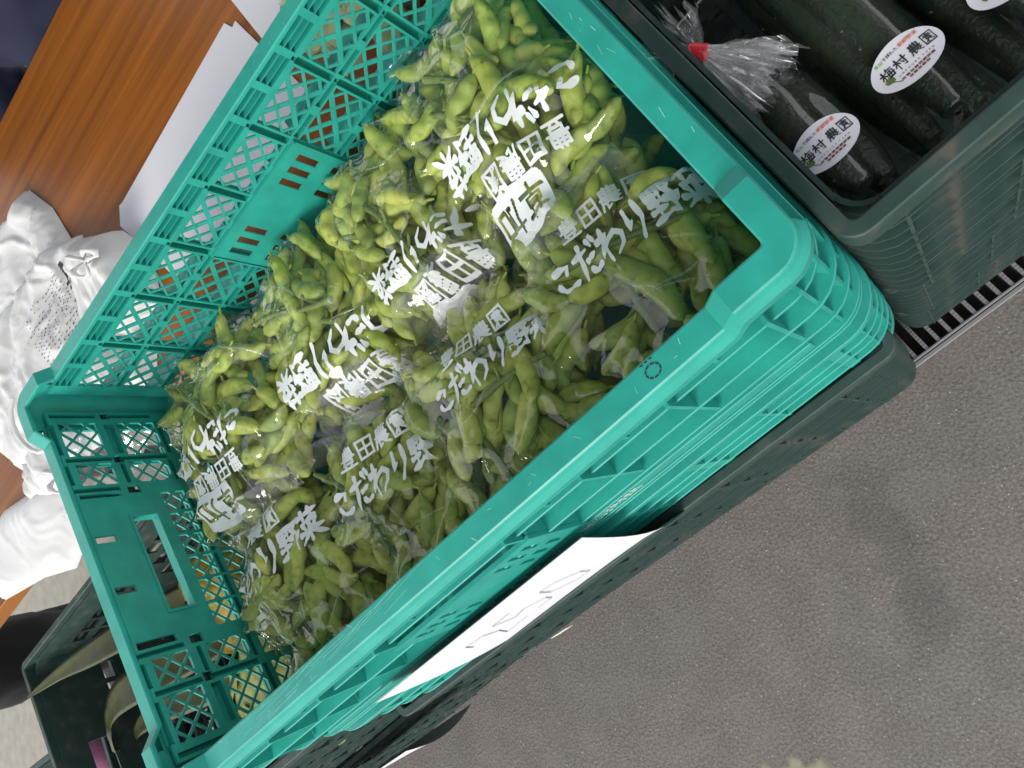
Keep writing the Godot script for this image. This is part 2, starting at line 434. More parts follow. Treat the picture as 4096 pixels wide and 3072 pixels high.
func mini_dist(a: Vector3, b: Vector3, c: Vector3) -> float: return minf(a.distance_to(b), a.distance_to(c))

# ---------------------------------------------------------------- the teal crate
func build_teal_crate() -> void:
	var t := thing("folding_crate", "teal plastic folding crate filled with bags of edamame", "crate")
	var m: Material = M.teal
	var g := Geo.new()
	var rp := with_stops(round_path(0.303, 0.2, 0.0185), [-0.257, -0.247, 0.247, 0.257], [-0.154, -0.142, 0.142, 0.154])
	sweep(g, rp, [[0.0045, -0.016], [0.0045, -0.0085], [0.0015, -0.004], [0.0, -0.0008], [-0.0012, 0.0], [-0.0150, 0.0], [-0.0162, -0.001], [-0.0162, -0.0034], [-0.0150, -0.0040], [-0.0135, -0.0040], [-0.002, -0.007], [0.001, -0.016]], true, 0.011)
	for k in g.v.size():
		var q := g.v[k]
		if absf(q.x) > 0.3022 and absf(q.z) < 0.182: q.x = signf(q.x) * (0.3022 + (absf(q.x) - 0.3022) * 0.2)
		if q.z < -0.1992: q.z = -0.1992 + (q.z + 0.1992) * 0.2
		g.v[k] = q
	part("rim", g, m, t)
	# back wall, seen from inside: u along +x, v up, w towards +z
	var B := Wall.new(Vector3(0, 0, -0.185), Vector3.RIGHT, Vector3.UP, Vector3(0, 0, 1))
	var holes := []; var pockets := []; var windows := []
	var X := 0.0655; var rows := [-0.021, -0.065, -0.114, -0.158]
	for k in range(-4, 4):
		var x0 := k * X; var x1 := x0 + X
		for half in 2:
			var a := x0 + 0.0045 + half * X / 2.0; var b := a + X / 2.0 - 0.0065
			for s in [[-0.0062, 0.0040], [-0.0117, 0.0054], [-0.0172, 0.0042]]: pockets.append(Rect2(a, s[0] - s[1] / 2.0, b - a, s[1]))
			for r in 3:
				if half == 1 or (r > 0 and k in [-1, 0]): continue
				windows.append(Rect2(x0 + 0.0052, rows[r + 1] + 0.0045, X - 0.0104, rows[r] - rows[r + 1] - 0.0090))
			for r in [1, 2]:
				if k in [-1, 0] and r == 2: continue
				pockets.append(Rect2(a + 0.0015, rows[r] - 0.0026, b - a - 0.002, 0.0052))
		if k > -4:
			for r in 3:
				if k == 0 and r > 0: continue
				pockets.append(Rect2(x0 - 0.0030, rows[r + 1] + 0.0035, 0.0060, rows[r] - rows[r + 1] - 0.0055))
			for r in 3:
				if k == 0 and r > 0: continue
				pockets.append(Rect2(x0 - 0.0017, rows[r] - 0.0019, 0.0034, 0.0038))
	holes.append_array(windows); holes.append_array(pockets)
	holes.append(Rect2(-0.0655, -0.158, 0.131, 0.092))
	g = Geo.new()
	B.plate(g, Rect2(-0.270, -0.162, 0.540, 0.1585), holes, -0.003, 0.0)
	var wall := part("back_wall", g, m, t)
	g = Geo.new()
	for p in pockets: B.pocket(g, p, -0.0075, -0.0028)
	part("rib_groove", g, m, wall)
	g = Geo.new()
	for w in windows: B.lattice(g, w, 0.0172, 0.0029, -0.0028, -0.0004, 0.0056)
	part("lattice", g, m, wall)
	g = Geo.new()
	var slots := []
	for x in [-0.0590, -0.0455, -0.0320, 0.0255, 0.0390, 0.0525]:
		for y in [-0.1000, -0.1400]: slots.append(Rect2(x, y, 0.0068, 0.0235))
	B.plate(g, Rect2(-0.067, -0.159, 0.134, 0.094), slots, 0.0006, 0.0022)
	B.wbox(g, -0.0690, -0.0672, -0.160, -0.064, -0.003, 0.0035); B.wbox(g, 0.0672, 0.0690, -0.160, -0.064, -0.003, 0.0035); B.wbox(g, -0.069, 0.069, -0.0648, -0.0632, -0.003, 0.0035)
	part("label_panel", g, m, wall)
	for k in range(-6, 7):   # hinge barrels
		if absf(k) == 6 and k > 0: continue
		g = Geo.new()
		var x0 := k * 0.0425 + 0.001; var ln := 0.030 if k % 2 == 0 else 0.0375
		g.tube([Vector3(x0, -0.1655, -0.1835), Vector3(x0 + ln, -0.1655, -0.1835)], [0.0055, 0.0055], 14)
		g.box(Vector3(x0 + 0.002, -0.1600, -0.1885), Vector3(x0 + ln - 0.002, -0.1580, -0.1815)) if k % 2 == 0 else g.box(Vector3(x0 + 0.002, -0.176, -0.1885), Vector3(x0 + ln - 0.002, -0.171, -0.1812))
		part("hinge_barrel", g, m, wall)
	# left end wall: u along +z, v up, w towards +x
	var E := Wall.new(Vector3(-0.2855, 0, 0), Vector3(0, 0, 1), Vector3.UP, Vector3(1, 0, 0))
	holes = []; pockets = []; windows = []
	for s in [-1.0, 1.0]:
		for q in [[0.122, 0.040, -0.047, 0.036], [0.122, 0.040, -0.108, 0.040], [0.0885, 0.0245, -0.047, 0.034], [0.0885, 0.0245, -0.104, 0.040], [0.122, 0.040, -0.152, 0.032], [0.0885, 0.0245, -0.152, 0.034]]:
			windows.append(Rect2(q[0] if s > 0 else -q[0] - q[1], q[2], q[1], q[3]))
		for q in [[0.1155, 0.0045, -0.050, 0.044], [0.1155, 0.0045, -0.108, 0.048], [0.081, 0.0045, -0.046, 0.044], [0.168, 0.0045, -0.05, 0.044], [0.168, 0.0045, -0.108, 0.048]]:
			pockets.append(Rect2(q[0] if s > 0 else -q[0] - q[1], q[2], q[1], q[3]))
		for q in [[0.124, 0.036, -0.0066, 0.0046], [0.09, 0.022, -0.0066, 0.0046], [0.124, 0.036, -0.0645, 0.010], [0.0885, 0.0235, -0.0595, 0.0045], [0.122, 0.042, -0.1155, 0.005], [0.0885, 0.0245, -0.1115, 0.005]]:
			pockets.append(Rect2(q[0] if s > 0 else -q[0] - q[1], q[2], q[1], q[3]))
	for k in 6:
		windows.append(Rect2(-0.074 + k * 0.0252, -0.152, 0.0222, 0.033)); pockets.append(Rect2(-0.074 + k * 0.0252, -0.1155, 0.0222, 0.005))
		windows.append(Rect2(-0.074 + k * 0.0252, -0.1085, 0.0222, 0.0255))
	holes.append_array(windows); holes.append_array(pockets)
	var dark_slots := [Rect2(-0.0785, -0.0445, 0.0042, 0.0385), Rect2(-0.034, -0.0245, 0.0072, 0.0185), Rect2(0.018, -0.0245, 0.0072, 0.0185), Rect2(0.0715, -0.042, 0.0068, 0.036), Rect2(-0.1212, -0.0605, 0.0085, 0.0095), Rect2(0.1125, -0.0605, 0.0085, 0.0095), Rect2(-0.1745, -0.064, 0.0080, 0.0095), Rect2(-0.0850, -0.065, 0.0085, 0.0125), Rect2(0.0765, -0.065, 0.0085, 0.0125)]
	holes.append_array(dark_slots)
	holes.append(Rect2(-0.052, -0.0725, 0.104, 0.0295))
	g = Geo.new()
	E.plate(g, Rect2(-0.1755, -0.162, 0.351, 0.1585), holes, -0.003, 0.0)
	var ew := part("end_wall", g, m, t, "inner end wall with the open hand hole")
	g = Geo.new()
	for p in pockets: E.pocket(g, p, -0.0075, -0.0028)
	part("rib_groove", g, m, ew)
	g = Geo.new()
	for w in windows: E.lattice(g, w, 0.0180, 0.0029, -0.0028, -0.0004)
	part("lattice", g, m, ew)
	g = Geo.new()   # frame of the hand hole
	for q in [[-0.052, 0.052, -0.0455, -0.0430], [-0.052, 0.052, -0.0725, -0.0700], [-0.052, -0.0495, -0.070, -0.0455], [0.0495, 0.052, -0.070, -0.0455]]: E.wbox(g, q[0], q[1], q[2], q[3], -0.0085, 0.0014)
	part("hand_hole_frame", g, m, ew)
	for z in [-0.0785, 0.0715]:   # black catches behind the long slots
		g = Geo.new()
		g.tube([E.p(z + 0.003, -0.010, -0.0075), E.p(z + 0.003, -0.044, -0.0075)], [0.0034, 0.0034], 8)
		E.wbox(g, z - 0.002, z + 0.0075, -0.064, -0.036, -0.0135, -0.0085)
		part("latch", g, M.black, ew, "black catch showing in a long slot")
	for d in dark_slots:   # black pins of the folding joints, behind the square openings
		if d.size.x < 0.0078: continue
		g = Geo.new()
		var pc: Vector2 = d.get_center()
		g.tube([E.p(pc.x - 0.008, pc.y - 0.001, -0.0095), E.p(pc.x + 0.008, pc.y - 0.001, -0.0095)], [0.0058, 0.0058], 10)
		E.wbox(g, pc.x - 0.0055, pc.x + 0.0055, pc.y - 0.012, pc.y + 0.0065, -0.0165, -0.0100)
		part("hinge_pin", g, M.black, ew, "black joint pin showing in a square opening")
	# corner posts, front wall, right wall
	var wp := round_path(0.2965, 0.1935, 0.022)
	var n := wp.size() / 4
	for c in 4:
		g = Geo.new()
		var arc := wp.slice(c * n, c * n + n)
		var a0 = {"p": arc[0].p + Vector3(arc[0].n.z, 0, -arc[0].n.x) * -0.012, "n": arc[0].n}
		var a1 = {"p": arc[-1].p + Vector3(arc[-1].n.z, 0, -arc[-1].n.x) * 0.012, "n": arc[-1].n}
		arc.push_front(a0); arc.push_back(a1)
		sweep(g, arc, [[0, -0.160], [0, 0.0062], [-0.003, 0.0062], [-0.003, -0.160]], false)
		part("corner_post", g, m, t)
	g = Geo.new()
	var F := Wall.new(Vector3(0, 0, 0.1915), Vector3.RIGHT, Vector3.UP, Vector3(0, 0, 1))
	F.plate(g, Rect2(-0.284, -0.160, 0.568, 0.148), [Rect2(-0.069, -0.117, 0.138, 0.076)], -0.003, 0.0)
	var fw := part("front_wall", g, m, t)
	g = Geo.new()
	slots = []
	for x in [-0.0575, -0.0445, -0.0315, 0.0265, 0.0395, 0.0525]:
		for y in [-0.070, -0.102]: slots.append(Rect2(x, y, 0.0055, 0.0215))
	F.plate(g, Rect2(-0.070, -0.120, 0.140, 0.082), slots, 0.0142, 0.0172)
	part("label_panel", g, m, fw)
	var uprights := [[-0.0705, -0.0680, -0.1195, -0.0385, 0.0140], [0.0680, 0.0705, -0.1195, -0.0385, 0.0140]]
	for k in range(-4, 5):
		if k == 0: continue
		uprights.append([k * X - 0.0013, k * X + 0.0013, -0.108, -0.016, 0.0155])
		if absi(k) < 4: uprights.append([k * X - 0.0013 + X / 2.0, k * X + 0.0013 + X / 2.0, -0.0295, -0.016, 0.0110])
	g = Geo.new(); g.cbox(Vector3(-0.262, -0.1405, 0.1912), Vector3(0.262, -0.1235, 0.2084), 0.0006); part("text_band", g, m, fw)
	for q in uprights:
		g = Geo.new(); F.wbox(g, q[0], q[1], q[2], q[3], -0.001, q[4]); part("stiffener", g, m, fw)
	g = Geo.new()
	var RW := Wall.new(Vector3(0.2975, 0, 0), Vector3(0, 0, -1), Vector3.UP, Vector3(1, 0, 0))
	RW.plate(g, Rect2(-0.172, -0.160, 0.344, 0.148), [Rect2(-0.05, -0.0725, 0.1, 0.03)], -0.003, 0.0)
	part("end_wall", g, m, t)
	for y in [-0.063, -0.110]:
		for s in [-1.0, 1.0]:
			g = Geo.new(); g.box(Vector3(0.176 * s - 0.104, y - 0.0028, -0.2045), Vector3(0.176 * s + 0.104, y, -0.1882)); part("fin", g, m, wall)
	# horizontal fins on the front and the right end
	for f in [[-0.030, 0.0045, 0.0024, 2], [-0.063, 0.0080, 0.0028, 2], [-0.110, 0.0080, 0.0028, 2], [-0.146, 0.0090, 0.0026, 2], [-0.1565, 0.0090, 0.0026, 2]]:
		g = Geo.new()
		var rpath := round_path(0.303, 0.2, 0.026)   # corner order: front right, back right, back left, front left
		var run := rpath.slice(24, 32) + rpath.slice(0, f[3] * 8)   # open at the hand hole
		sweep(g, run, [[f[1], f[0] - f[2]], [f[1], f[0] - 0.0006], [f[1] - 0.0006, f[0]], [-0.010, f[0]], [-0.010, f[0] - f[2]]], false)
		part("fin", g, m, t)
	for c in 4:   # short uprights on the rounded corners
		for k in [1, 3, 5]:
			var q = round_path(0.2965, 0.1935, 0.022, 6)[c * 7 + k]
			var tr := Transform3D(Basis(Vector3.UP, atan2(q.n.x, q.n.z)), q.p)
			g = Geo.new(); g.box(Vector3(-0.0011, -0.1525, -0.001), Vector3(0.0011, -0.018, 0.0125), tr)
			part("corner_rib", g, m, t)
	# base tray
	g = Geo.new()
	var bp := round_path(0.303, 0.203, 0.026)
	sweep(g, bp, [[-0.0005, -0.345], [-0.0005, -0.174], [-0.0045, -0.174], [-0.0045, -0.345]], true)
	var base := part("base_tray", g, m, t)
	g = Geo.new()
	for f in [[-0.173, 0.0105, 0.010], [-0.217, 0.0098, 0.0028], [-0.248, 0.0098, 0.0028], [-0.285, 0.0098, 0.003], [-0.334, 0.0085, 0.011]]:
		sweep(g, bp, [[f[1], f[0] - f[2]], [f[1], f[0] - 0.0008], [f[1] - 0.0008, f[0]], [-0.003, f[0]], [-0.003, f[0] - f[2]]], true)
	part("fin", g, m, base)
	for k in range(-4, 5):
		g = Geo.new()
		var w2 := 0.0045 if k % 2 == 0 else 0.0013
		g.box(Vector3(k * X - w2, -0.338, 0.202), Vector3(k * X + w2, -0.178, 0.2118)); part("stiffener", g, m, base)
	for c in 4:
		for k in [1, 3, 5]:
			var q = round_path(0.3025, 0.2025, 0.026, 6)[c * 7 + k]
			var tr := Transform3D(Basis(Vector3.UP, atan2(q.n.x, q.n.z)), q.p)
			g = Geo.new(); g.box(Vector3(-0.0011, -0.338, -0.001), Vector3(0.0011, -0.176, 0.0088), tr); part("stiffener", g, m, base)
	g = Geo.new()
	g.box(Vector3(-0.296, -0.340, -0.196), Vector3(0.296, -0.334, 0.196))
	part("floor_panel", g, m, t)
	g = Geo.new()
	var flat := func(p: Vector2, l: float) -> Vector3: return Vector3(0.207 + p.x, l, 0.1915 + p.y)
	for k in 9:
		var a := k * 0.7
		ribbon(g, [0.0045 * cos(a), 0.0035 * sin(a), 0.0045 * cos(a + 0.4), 0.0035 * sin(a + 0.4)], 0.0009, flat, 0.0002 + k * 0.00002)
	for k in 3: ribbon(g, [-0.004 + k * 0.003, -0.0062, -0.0028 + k * 0.003, -0.0058], 0.0009, flat, 0.0002)
	part("stamp_mark", g, M.ink, t)
	g = Geo.new()
	var on_rim := func(p: Vector2, l: float) -> Vector3: return Vector3(p.x, l, p.y)
	rng.seed = 44
	for k in 34:
		var x := rng.randf_range(-0.21, -0.02); var z := rng.randf_range(0.1855, 0.1970); var ln := rng.randf_range(0.008, 0.045)
		ribbon(g, [x, z, x + ln, clampf(z + ln * rng.randf_range(-0.12, 0.02), 0.1850, 0.1980)], rng.randf_range(0.00012, 0.0003), on_rim, 0.00015 + k * 0.00001)
	for k in 26:
		var x := rng.randf_range(-0.24, 0.24); var z := rng.randf_range(0.1850, 0.1965) * (1.0 if rng.randf() < 0.6 else -1.0)
		ribbon(g, [x, z, x + rng.randf_range(-0.004, 0.004), z + rng.randf_range(-0.004, 0.004)], rng.randf_range(0.0002, 0.0006), on_rim, 0.0002)
	for k in 22:
		var z := rng.randf_range(-0.13, 0.13); var x := rng.randf_range(0.288, 0.3005)
		ribbon(g, [x, z, x + rng.randf_range(-0.003, 0.003), z + rng.randf_range(-0.008, 0.008)], rng.randf_range(0.0002, 0.0005), on_rim, 0.0002)
	var sc := part("scratches", g, mat(lin(0.22, 0.58, 0.50), 0.6), t); sc.set_meta("kind", "stuff")
	# raised lettering on the front
	var tg := Geo.new()
	text_line(tg, "A0・C・R・619", Vector3(-0.115, -0.1378, 0.2088), Vector3.RIGHT, Vector3.UP, 0.0115, 0.0128, 0.13)
	text_line(tg, "0", Vector3(0.024, -0.1365, 0.2088), Vector3.RIGHT, Vector3.UP, 0.0085, 0.010, 0.13)
	text_line(tg, "日商リース株式会社", Vector3(0.056, -0.1310, 0.2088), Vector3.RIGHT, Vector3.UP, 0.0058, 0.0062, 0.12)
	text_line(tg, "03-9961-9350", Vector3(0.056, -0.1382, 0.2088), Vector3.RIGHT, Vector3.UP, 0.0050, 0.0048, 0.13)
	text_line(tg, "日商リース株式会社", Vector3(0.034, -0.3430, 0.2120), Vector3.RIGHT, Vector3.UP, 0.0078, 0.0082, 0.12)
	var tl := part("lettering", tg, M.white_mark, t, "white lettering on the front of the crate")
	tl.set_meta("kind", "stuff")

# ---------------------------------------------------------------- dark green crates
func dark_crate_parts(t: Node3D, L: float, W: float, H: float, flange := 0.0095) -> void:   # local origin: centre of the rim's top
	var m: Material = M.dark
	var g := Geo.new()
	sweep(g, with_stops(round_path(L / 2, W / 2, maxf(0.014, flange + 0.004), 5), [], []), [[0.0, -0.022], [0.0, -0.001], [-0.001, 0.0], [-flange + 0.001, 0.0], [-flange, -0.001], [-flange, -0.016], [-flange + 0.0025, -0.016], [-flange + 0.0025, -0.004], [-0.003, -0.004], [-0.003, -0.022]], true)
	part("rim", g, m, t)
	var hw := L / 2 - 0.0125; var hd := W / 2 - 0.0125
	for s in 4:
		g = Geo.new()
		var half := hw - 0.02 if s % 2 == 0 else hd - 0.02
		var d := hd if s % 2 == 0 else hw
		var turn := Transform3D(Basis(Vector3.UP, [0.0, PI / 2, PI, -PI / 2][s]), Vector3.ZERO)
		var Wl := Wall.new(turn * Vector3(0, 0, d), turn.basis * Vector3.RIGHT, Vector3.UP, turn.basis * Vector3(0, 0, 1))
		var holes := []
		var nx := int(half * 2 / 0.034)
		var step := half * 2 / nx
		for i in nx:
			for j in 7:
				var y0 := -H + 0.022 + j * (H - 0.062) / 7.0
				if s % 2 == 1 and absf((i + 0.5) * step - half) < 0.055 and j in [4, 5, 6]: continue
				if j == 3 or (s % 2 == 1 and j > 4): continue
				var dy := (H - 0.062) / 7.0
				if (i + j) % 7 == 6: continue
				holes.append(Rect2(-half + i * step + 0.004, y0 + 0.004, step - 0.008, dy - 0.010))
		if s % 2 == 1: holes.append(Rect2(-0.042, -0.085, 0.084, 0.034))
		Wl.plate(g, Rect2(-half - 0.004, -H + 0.004, half * 2 + 0.008, H - 0.014), holes, -0.0015, 0.0015)
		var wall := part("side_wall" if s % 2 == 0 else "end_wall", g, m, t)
		for j in 10:
			var y := -0.034 - j * (H - 0.045) / 10.0
			var runs := [[-half, -0.045], [0.045, half]] if s % 2 == 1 and j in [1, 2] else [[-half, half]]
			for r in runs:
				g = Geo.new(); Wl.wbox(g, r[0], r[1], y - 0.0015, y + 0.0015, 0.0012, 0.0118 if j % 3 != 1 else 0.0095)
				part("fin", g, m, wall)
		for i in range(0, nx + 1, 2):
			var x := -half + i * step
			if s % 2 == 1 and absf(x) < 0.05: continue
			g = Geo.new(); Wl.wbox(g, x - 0.0012, x + 0.0012, -H + 0.010, -0.020, 0.0013, 0.0105)
			part("upright", g, m, wall)
	var path := round_path(hw + 0.001, hd + 0.001, 0.020, 5)
	for c in 4:
		g = Geo.new()
		sweep(g, path.slice(c * 6, c * 6 + 6), [[0, -H], [0, -0.012], [-0.003, -0.012], [-0.003, -H]], false)
		for j in 10:
			var y := -0.034 - j * (H - 0.045) / 10.0
			sweep(g, path.slice(c * 6, c * 6 + 6), [[0.0105, y - 0.0013], [0.0105, y + 0.0013], [-0.001, y + 0.0013], [-0.001, y - 0.0013]], false)
		part("corner_post", g, m, t)
	g = Geo.new()
	var Fl := Wall.new(Vector3(0, -H + 0.006, 0), Vector3.RIGHT, Vector3(0, 0, -1), Vector3.UP)
	var fh := []
	for i in 12:
		for j in 9:
			fh.append(Rect2(-hw + 0.02 + i * (hw * 2 - 0.04) / 12.0 + 0.004, -hd + 0.015 + j * (hd * 2 - 0.03) / 9.0 + 0.004, (hw * 2 - 0.04) / 12.0 - 0.008, (hd * 2 - 0.03) / 9.0 - 0.008))
	Fl.plate(g, Rect2(-hw, -hd, hw * 2, hd * 2), fh, -0.003, 0.001)
	for i in 13:
		if i % 3 == 0: Fl.wbox(g, -hw + 0.02 + i * (hw * 2 - 0.04) / 12.0 - 0.0025, -hw + 0.02 + i * (hw * 2 - 0.04) / 12.0 + 0.0025, -hd, hd, 0.0008, 0.006)
	part("crate_floor", g, m, t)

func build_dark_crates() -> void:
	var grp := "dark green crates stacked on the ground"
	var a := thing("slatted_crate", "dark green slatted crate holding wrapped cucumbers beside the teal crate", "crate", Vector3(0.6125, -0.05, -0.003), 0.0, grp)
	dark_crate_parts(a, 0.60, 0.40, 0.285)
	var spots := [
		["dark green crate in the middle of the stack under the cucumber crate", Vector3(0.612, -0.335, -0.022), 0.0],
		["dark green crate at the bottom of the cucumber stack, over the metal drain grate", Vector3(0.611, -0.617, -0.040), 0.0],
		["dark green crate holding leek leaves, left of the teal crate", Vector3(-0.668, -0.243, -0.012), 0.02],
		["dark green crate on the ground under the crate of leeks", Vector3(-0.676, -0.5355, -0.006), 0.035],
		["dark green crate at the far corner, outside the leek crate", Vector3(-1.30, -0.335, 0.075), -0.10],
	]
	for s in spots:
		var c := a.duplicate() as Node3D
		c.name = numbered("slatted_crate"); add_child(c, true)
		c.position = s[1]; c.rotation.y = s[2]
		if s[1].y < -0.5: c.scale = Vector3(1, (s[1].y - GROUND - 0.004) / 0.285, 1)
		tag(c, s[0], "crate", grp)
	var b := thing("slatted_crate", "dark green crate right under the teal crate, gripping the price card", "crate", Vector3(-0.026, -0.300, 0.0), 0.0, grp)
	b.rotation.y = -0.010
	dark_crate_parts(b, 0.650, 0.440, 0.30)
	var c2 := b.duplicate() as Node3D
	c2.name = numbered("slatted_crate"); add_child(c2, true); c2.position = Vector3(-0.030, -0.600, -0.018); c2.rotation.y = -0.030
	c2.scale = Vector3(1, 0.985, 1)
	tag(c2, "dark green crate at the bottom of the stack under the teal crate", "crate", grp)
	var g := Geo.new()
	g.cbox(Vector3(-0.018, -0.011, 0), Vector3(0.018, 0.011, 0.0016), 0.0005)
	var lb := solo("stock_sticker", g, M.bone, "small white sticker low on the outside of a dark green crate", "sticker")
	lb.transform = Transform3D(Basis(Vector3.UP, -0.05), Vector3(-0.36, -0.70, 0.2085))

# ---------------------------------------------------------------- ground and table
func build_ground() -> void:
	var g := Geo.new()
	g.quad(Vector3(-60, GROUND, 60), Vector3(60, GROUND, 60), Vector3(60, GROUND, 0.192), Vector3(-60, GROUND, 0.192))
	g.quad(Vector3(-60, GROUND, 0.192), Vector3(0.262, GROUND, 0.192), Vector3(0.262, GROUND, -0.12), Vector3(-60, GROUND, -0.12))
	g.box(Vector3(0.25, GROUND - 0.3, 0.196), Vector3(60, GROUND - 0.002, 0.24))
	g.box(Vector3(0.22, GROUND - 0.3, -0.12), Vector3(0.260, GROUND - 0.002, 0.196))
	setting("road", g, M.asphalt)
	g = Geo.new()
	g.quad(Vector3(-60, GROUND, -0.12), Vector3(60, GROUND, -0.12), Vector3(60, GROUND, -60), Vector3(-60, GROUND, -60))
	g.box(Vector3(0.25, GROUND - 0.3, -0.16), Vector3(60, GROUND - 0.002, -0.124))
	setting("pavement", g, M.concrete)
	g = Geo.new()
	g.box(Vector3(0.24, GROUND - 0.32, -0.14), Vector3(60, GROUND - 0.26, 0.22))
	setting("drain_channel", g, M.concrete)
	# a greyish worn patch and a cream paint mark on the road, and loose grit
	g = Geo.new()
	var edge := noise(14.0, FastNoiseLite.TYPE_SIMPLEX, 4, 90)
	var ring := PackedVector2Array()
	for q in [[0.118, 0.226], [0.150, 0.294], [0.122, 0.406], [0.105, 0.500], [0.064, 0.538], [0.001, 0.524], [0.040, 0.445], [0.058, 0.345], [0.072, 0.261]]: ring.append(Vector2(q[0], q[1]))
	var stain := []
	for j in 81:
		var row := []
		for i in 51: row.append(Vector3(-0.06 + i * 0.0055, GROUND + 0.0008, 0.60 - j * 0.0052))
		stain.append(row)
	g.grid(stain)
	for k in g.v.size():
		var w := Vector2(g.v[k].x, g.v[k].z); var d := 1e9
		for e in ring.size(): d = minf(d, Geometry2D.get_closest_point_to_segment(w, ring[e], ring[(e + 1) % ring.size()]).distance_to(w))
		if not Geometry2D.is_point_in_polygon(w, ring): d = -d
		g.col.append(Color(1, 1, 1, 0.22 * smoothstep(-0.014, 0.030, d + 0.022 * edge.get_noise_2d(w.x, w.y))))
	var worn := M.asphalt.duplicate() as StandardMaterial3D; worn.albedo_color = Color(0.955, 1.0, 0.985); worn.vertex_color_use_as_albedo = true; worn.transparency = BaseMaterial3D.TRANSPARENCY_ALPHA
	setting("road_stain", g, worn)
	g = Geo.new(); stain = []
	for j in 41:
		var row := []
		for i in 41: row.append(Vector3(-0.44 + i * 0.0065, GROUND + 0.0012, 0.74 - j * 0.0058))
		stain.append(row)
	g.grid(stain)
	for k in g.v.size():
		var w := Vector2(g.v[k].x, g.v[k].z)
		var d := w.y - (0.545 + 0.35 * maxf(w.x + 0.285, 0.0) + 0.9 * maxf(-0.315 - w.x, 0.0))
		g.col.append(Color(1, 1, 1, 0.8 * smoothstep(-0.004, 0.012, d + 0.020 * edge.get_noise_2d(w.x * 1.5, w.y * 1.5)) * smoothstep(-0.19, -0.215, w.x)))
	var cream := mat(lin(0.30, 0.285, 0.20), 0.85); cream.vertex_color_use_as_albedo = true; cream.transparency = BaseMaterial3D.TRANSPARENCY_ALPHA
	setting("road_marking", g, cream)
	var gm := MultiMesh.new(); gm.transform_format = MultiMesh.TRANSFORM_3D
	var pg := Geo.new()
	pg.hexa([Vector3(-0.8, 0, 0.7), Vector3(0.9, 0, 0.8), Vector3(0.7, 0, -0.8), Vector3(-0.7, 0, -0.7), Vector3(-0.4, 0.7, 0.3), Vector3(0.4, 0.8, 0.4), Vector3(0.35, 0.7, -0.4), Vector3(-0.3, 0.6, -0.4)])
	gm.mesh = pg.mesh(mat(lin(0.30, 0.29, 0.27), 0.8)); gm.instance_count = 1300
	for k in 1300:
		var r := rng.randf_range(0.0006, 0.0014) if rng.randf() < 0.93 else rng.randf_range(0.0014, 0.0024)
		gm.set_instance_transform(k, Transform3D(Basis(Vector3.UP, rng.randf() * TAU).scaled(Vector3(r, r, r)), Vector3(rng.randf_range(-1.2, 1.1), GROUND - 0.0002, rng.randf_range(0.20, 1.2))))
	var gi := MultiMeshInstance3D.new(); gi.name = "grit"; gi.multimesh = gm; add_child(gi); gi.set_meta("kind", "stuff"); tag(gi, "pale grit scattered over the grey asphalt", "grit")
	var t := thing("drain_grate", "grey steel drain grate with black gaps beside the asphalt", "grate", Vector3(0, GROUND, 0))
	g = Geo.new()
	for q in [[0.1795, 0.1835], [0.1850, 0.1915], [-0.1195, -0.1125]]: g.cbox(Vector3(0.264, -0.03, q[0]), Vector3(1.8, 0.001, q[1]), 0.0008)
	part("grate_frame", g, M.steel, t)
	for i in 46:
		g = Geo.new()
		var x := 0.270 + i * 0.0196
		g.box(Vector3(x, -0.032, -0.1120), Vector3(x + 0.0058, -0.002, 0.1790))
		for k in 18: g.box(Vector3(x + 0.0004, -0.0021, 0.1770 - k * 0.0052), Vector3(x + 0.0054, -0.0008, 0.1790 - k * 0.0052))
		part("grate_bar", g, M.steel, t)

func build_table() -> void:
	var t := thing("folding_table", "wood-grain folding table behind the crates", "table", Vector3(-0.2, GROUND, -0.585))
	var g := Geo.new()
	var y := TABLE - GROUND
	# top with its own texture run, grain along x
	for f in [[Vector3(-1.05, y, 0.312), Vector3(1.35, y, 0.312), Vector3(1.35, y, -0.312), Vector3(-1.05, y, -0.312)]]:
		g.quad(f[0], f[1], f[2], f[3])
		g.uv = PackedVector2Array([Vector2(0, 0), Vector2(1.3, 0), Vector2(1.3, 0.9), Vector2(0, 0.9)])
	part("table_top", g, M.wood, t)
	g = Geo.new()
	g.cbox(Vector3(-1.052, y - 0.028, -0.314), Vector3(1.352, y - 0.001, 0.314), 0.001)
	part("table_edge", g, mat(lin(0.33, 0.13, 0.035), 0.4), t)
	for s in [[-0.70, -0.25], [-0.70, 0.02], [1.15, -0.25], [1.15, 0.02]]:
		g = Geo.new(); g.tube([Vector3(s[0], 0, s[1]), Vector3(s[0], y - 0.027, s[1])], [0.0125, 0.0125], 10)
		part("leg", g, M.steel, t)

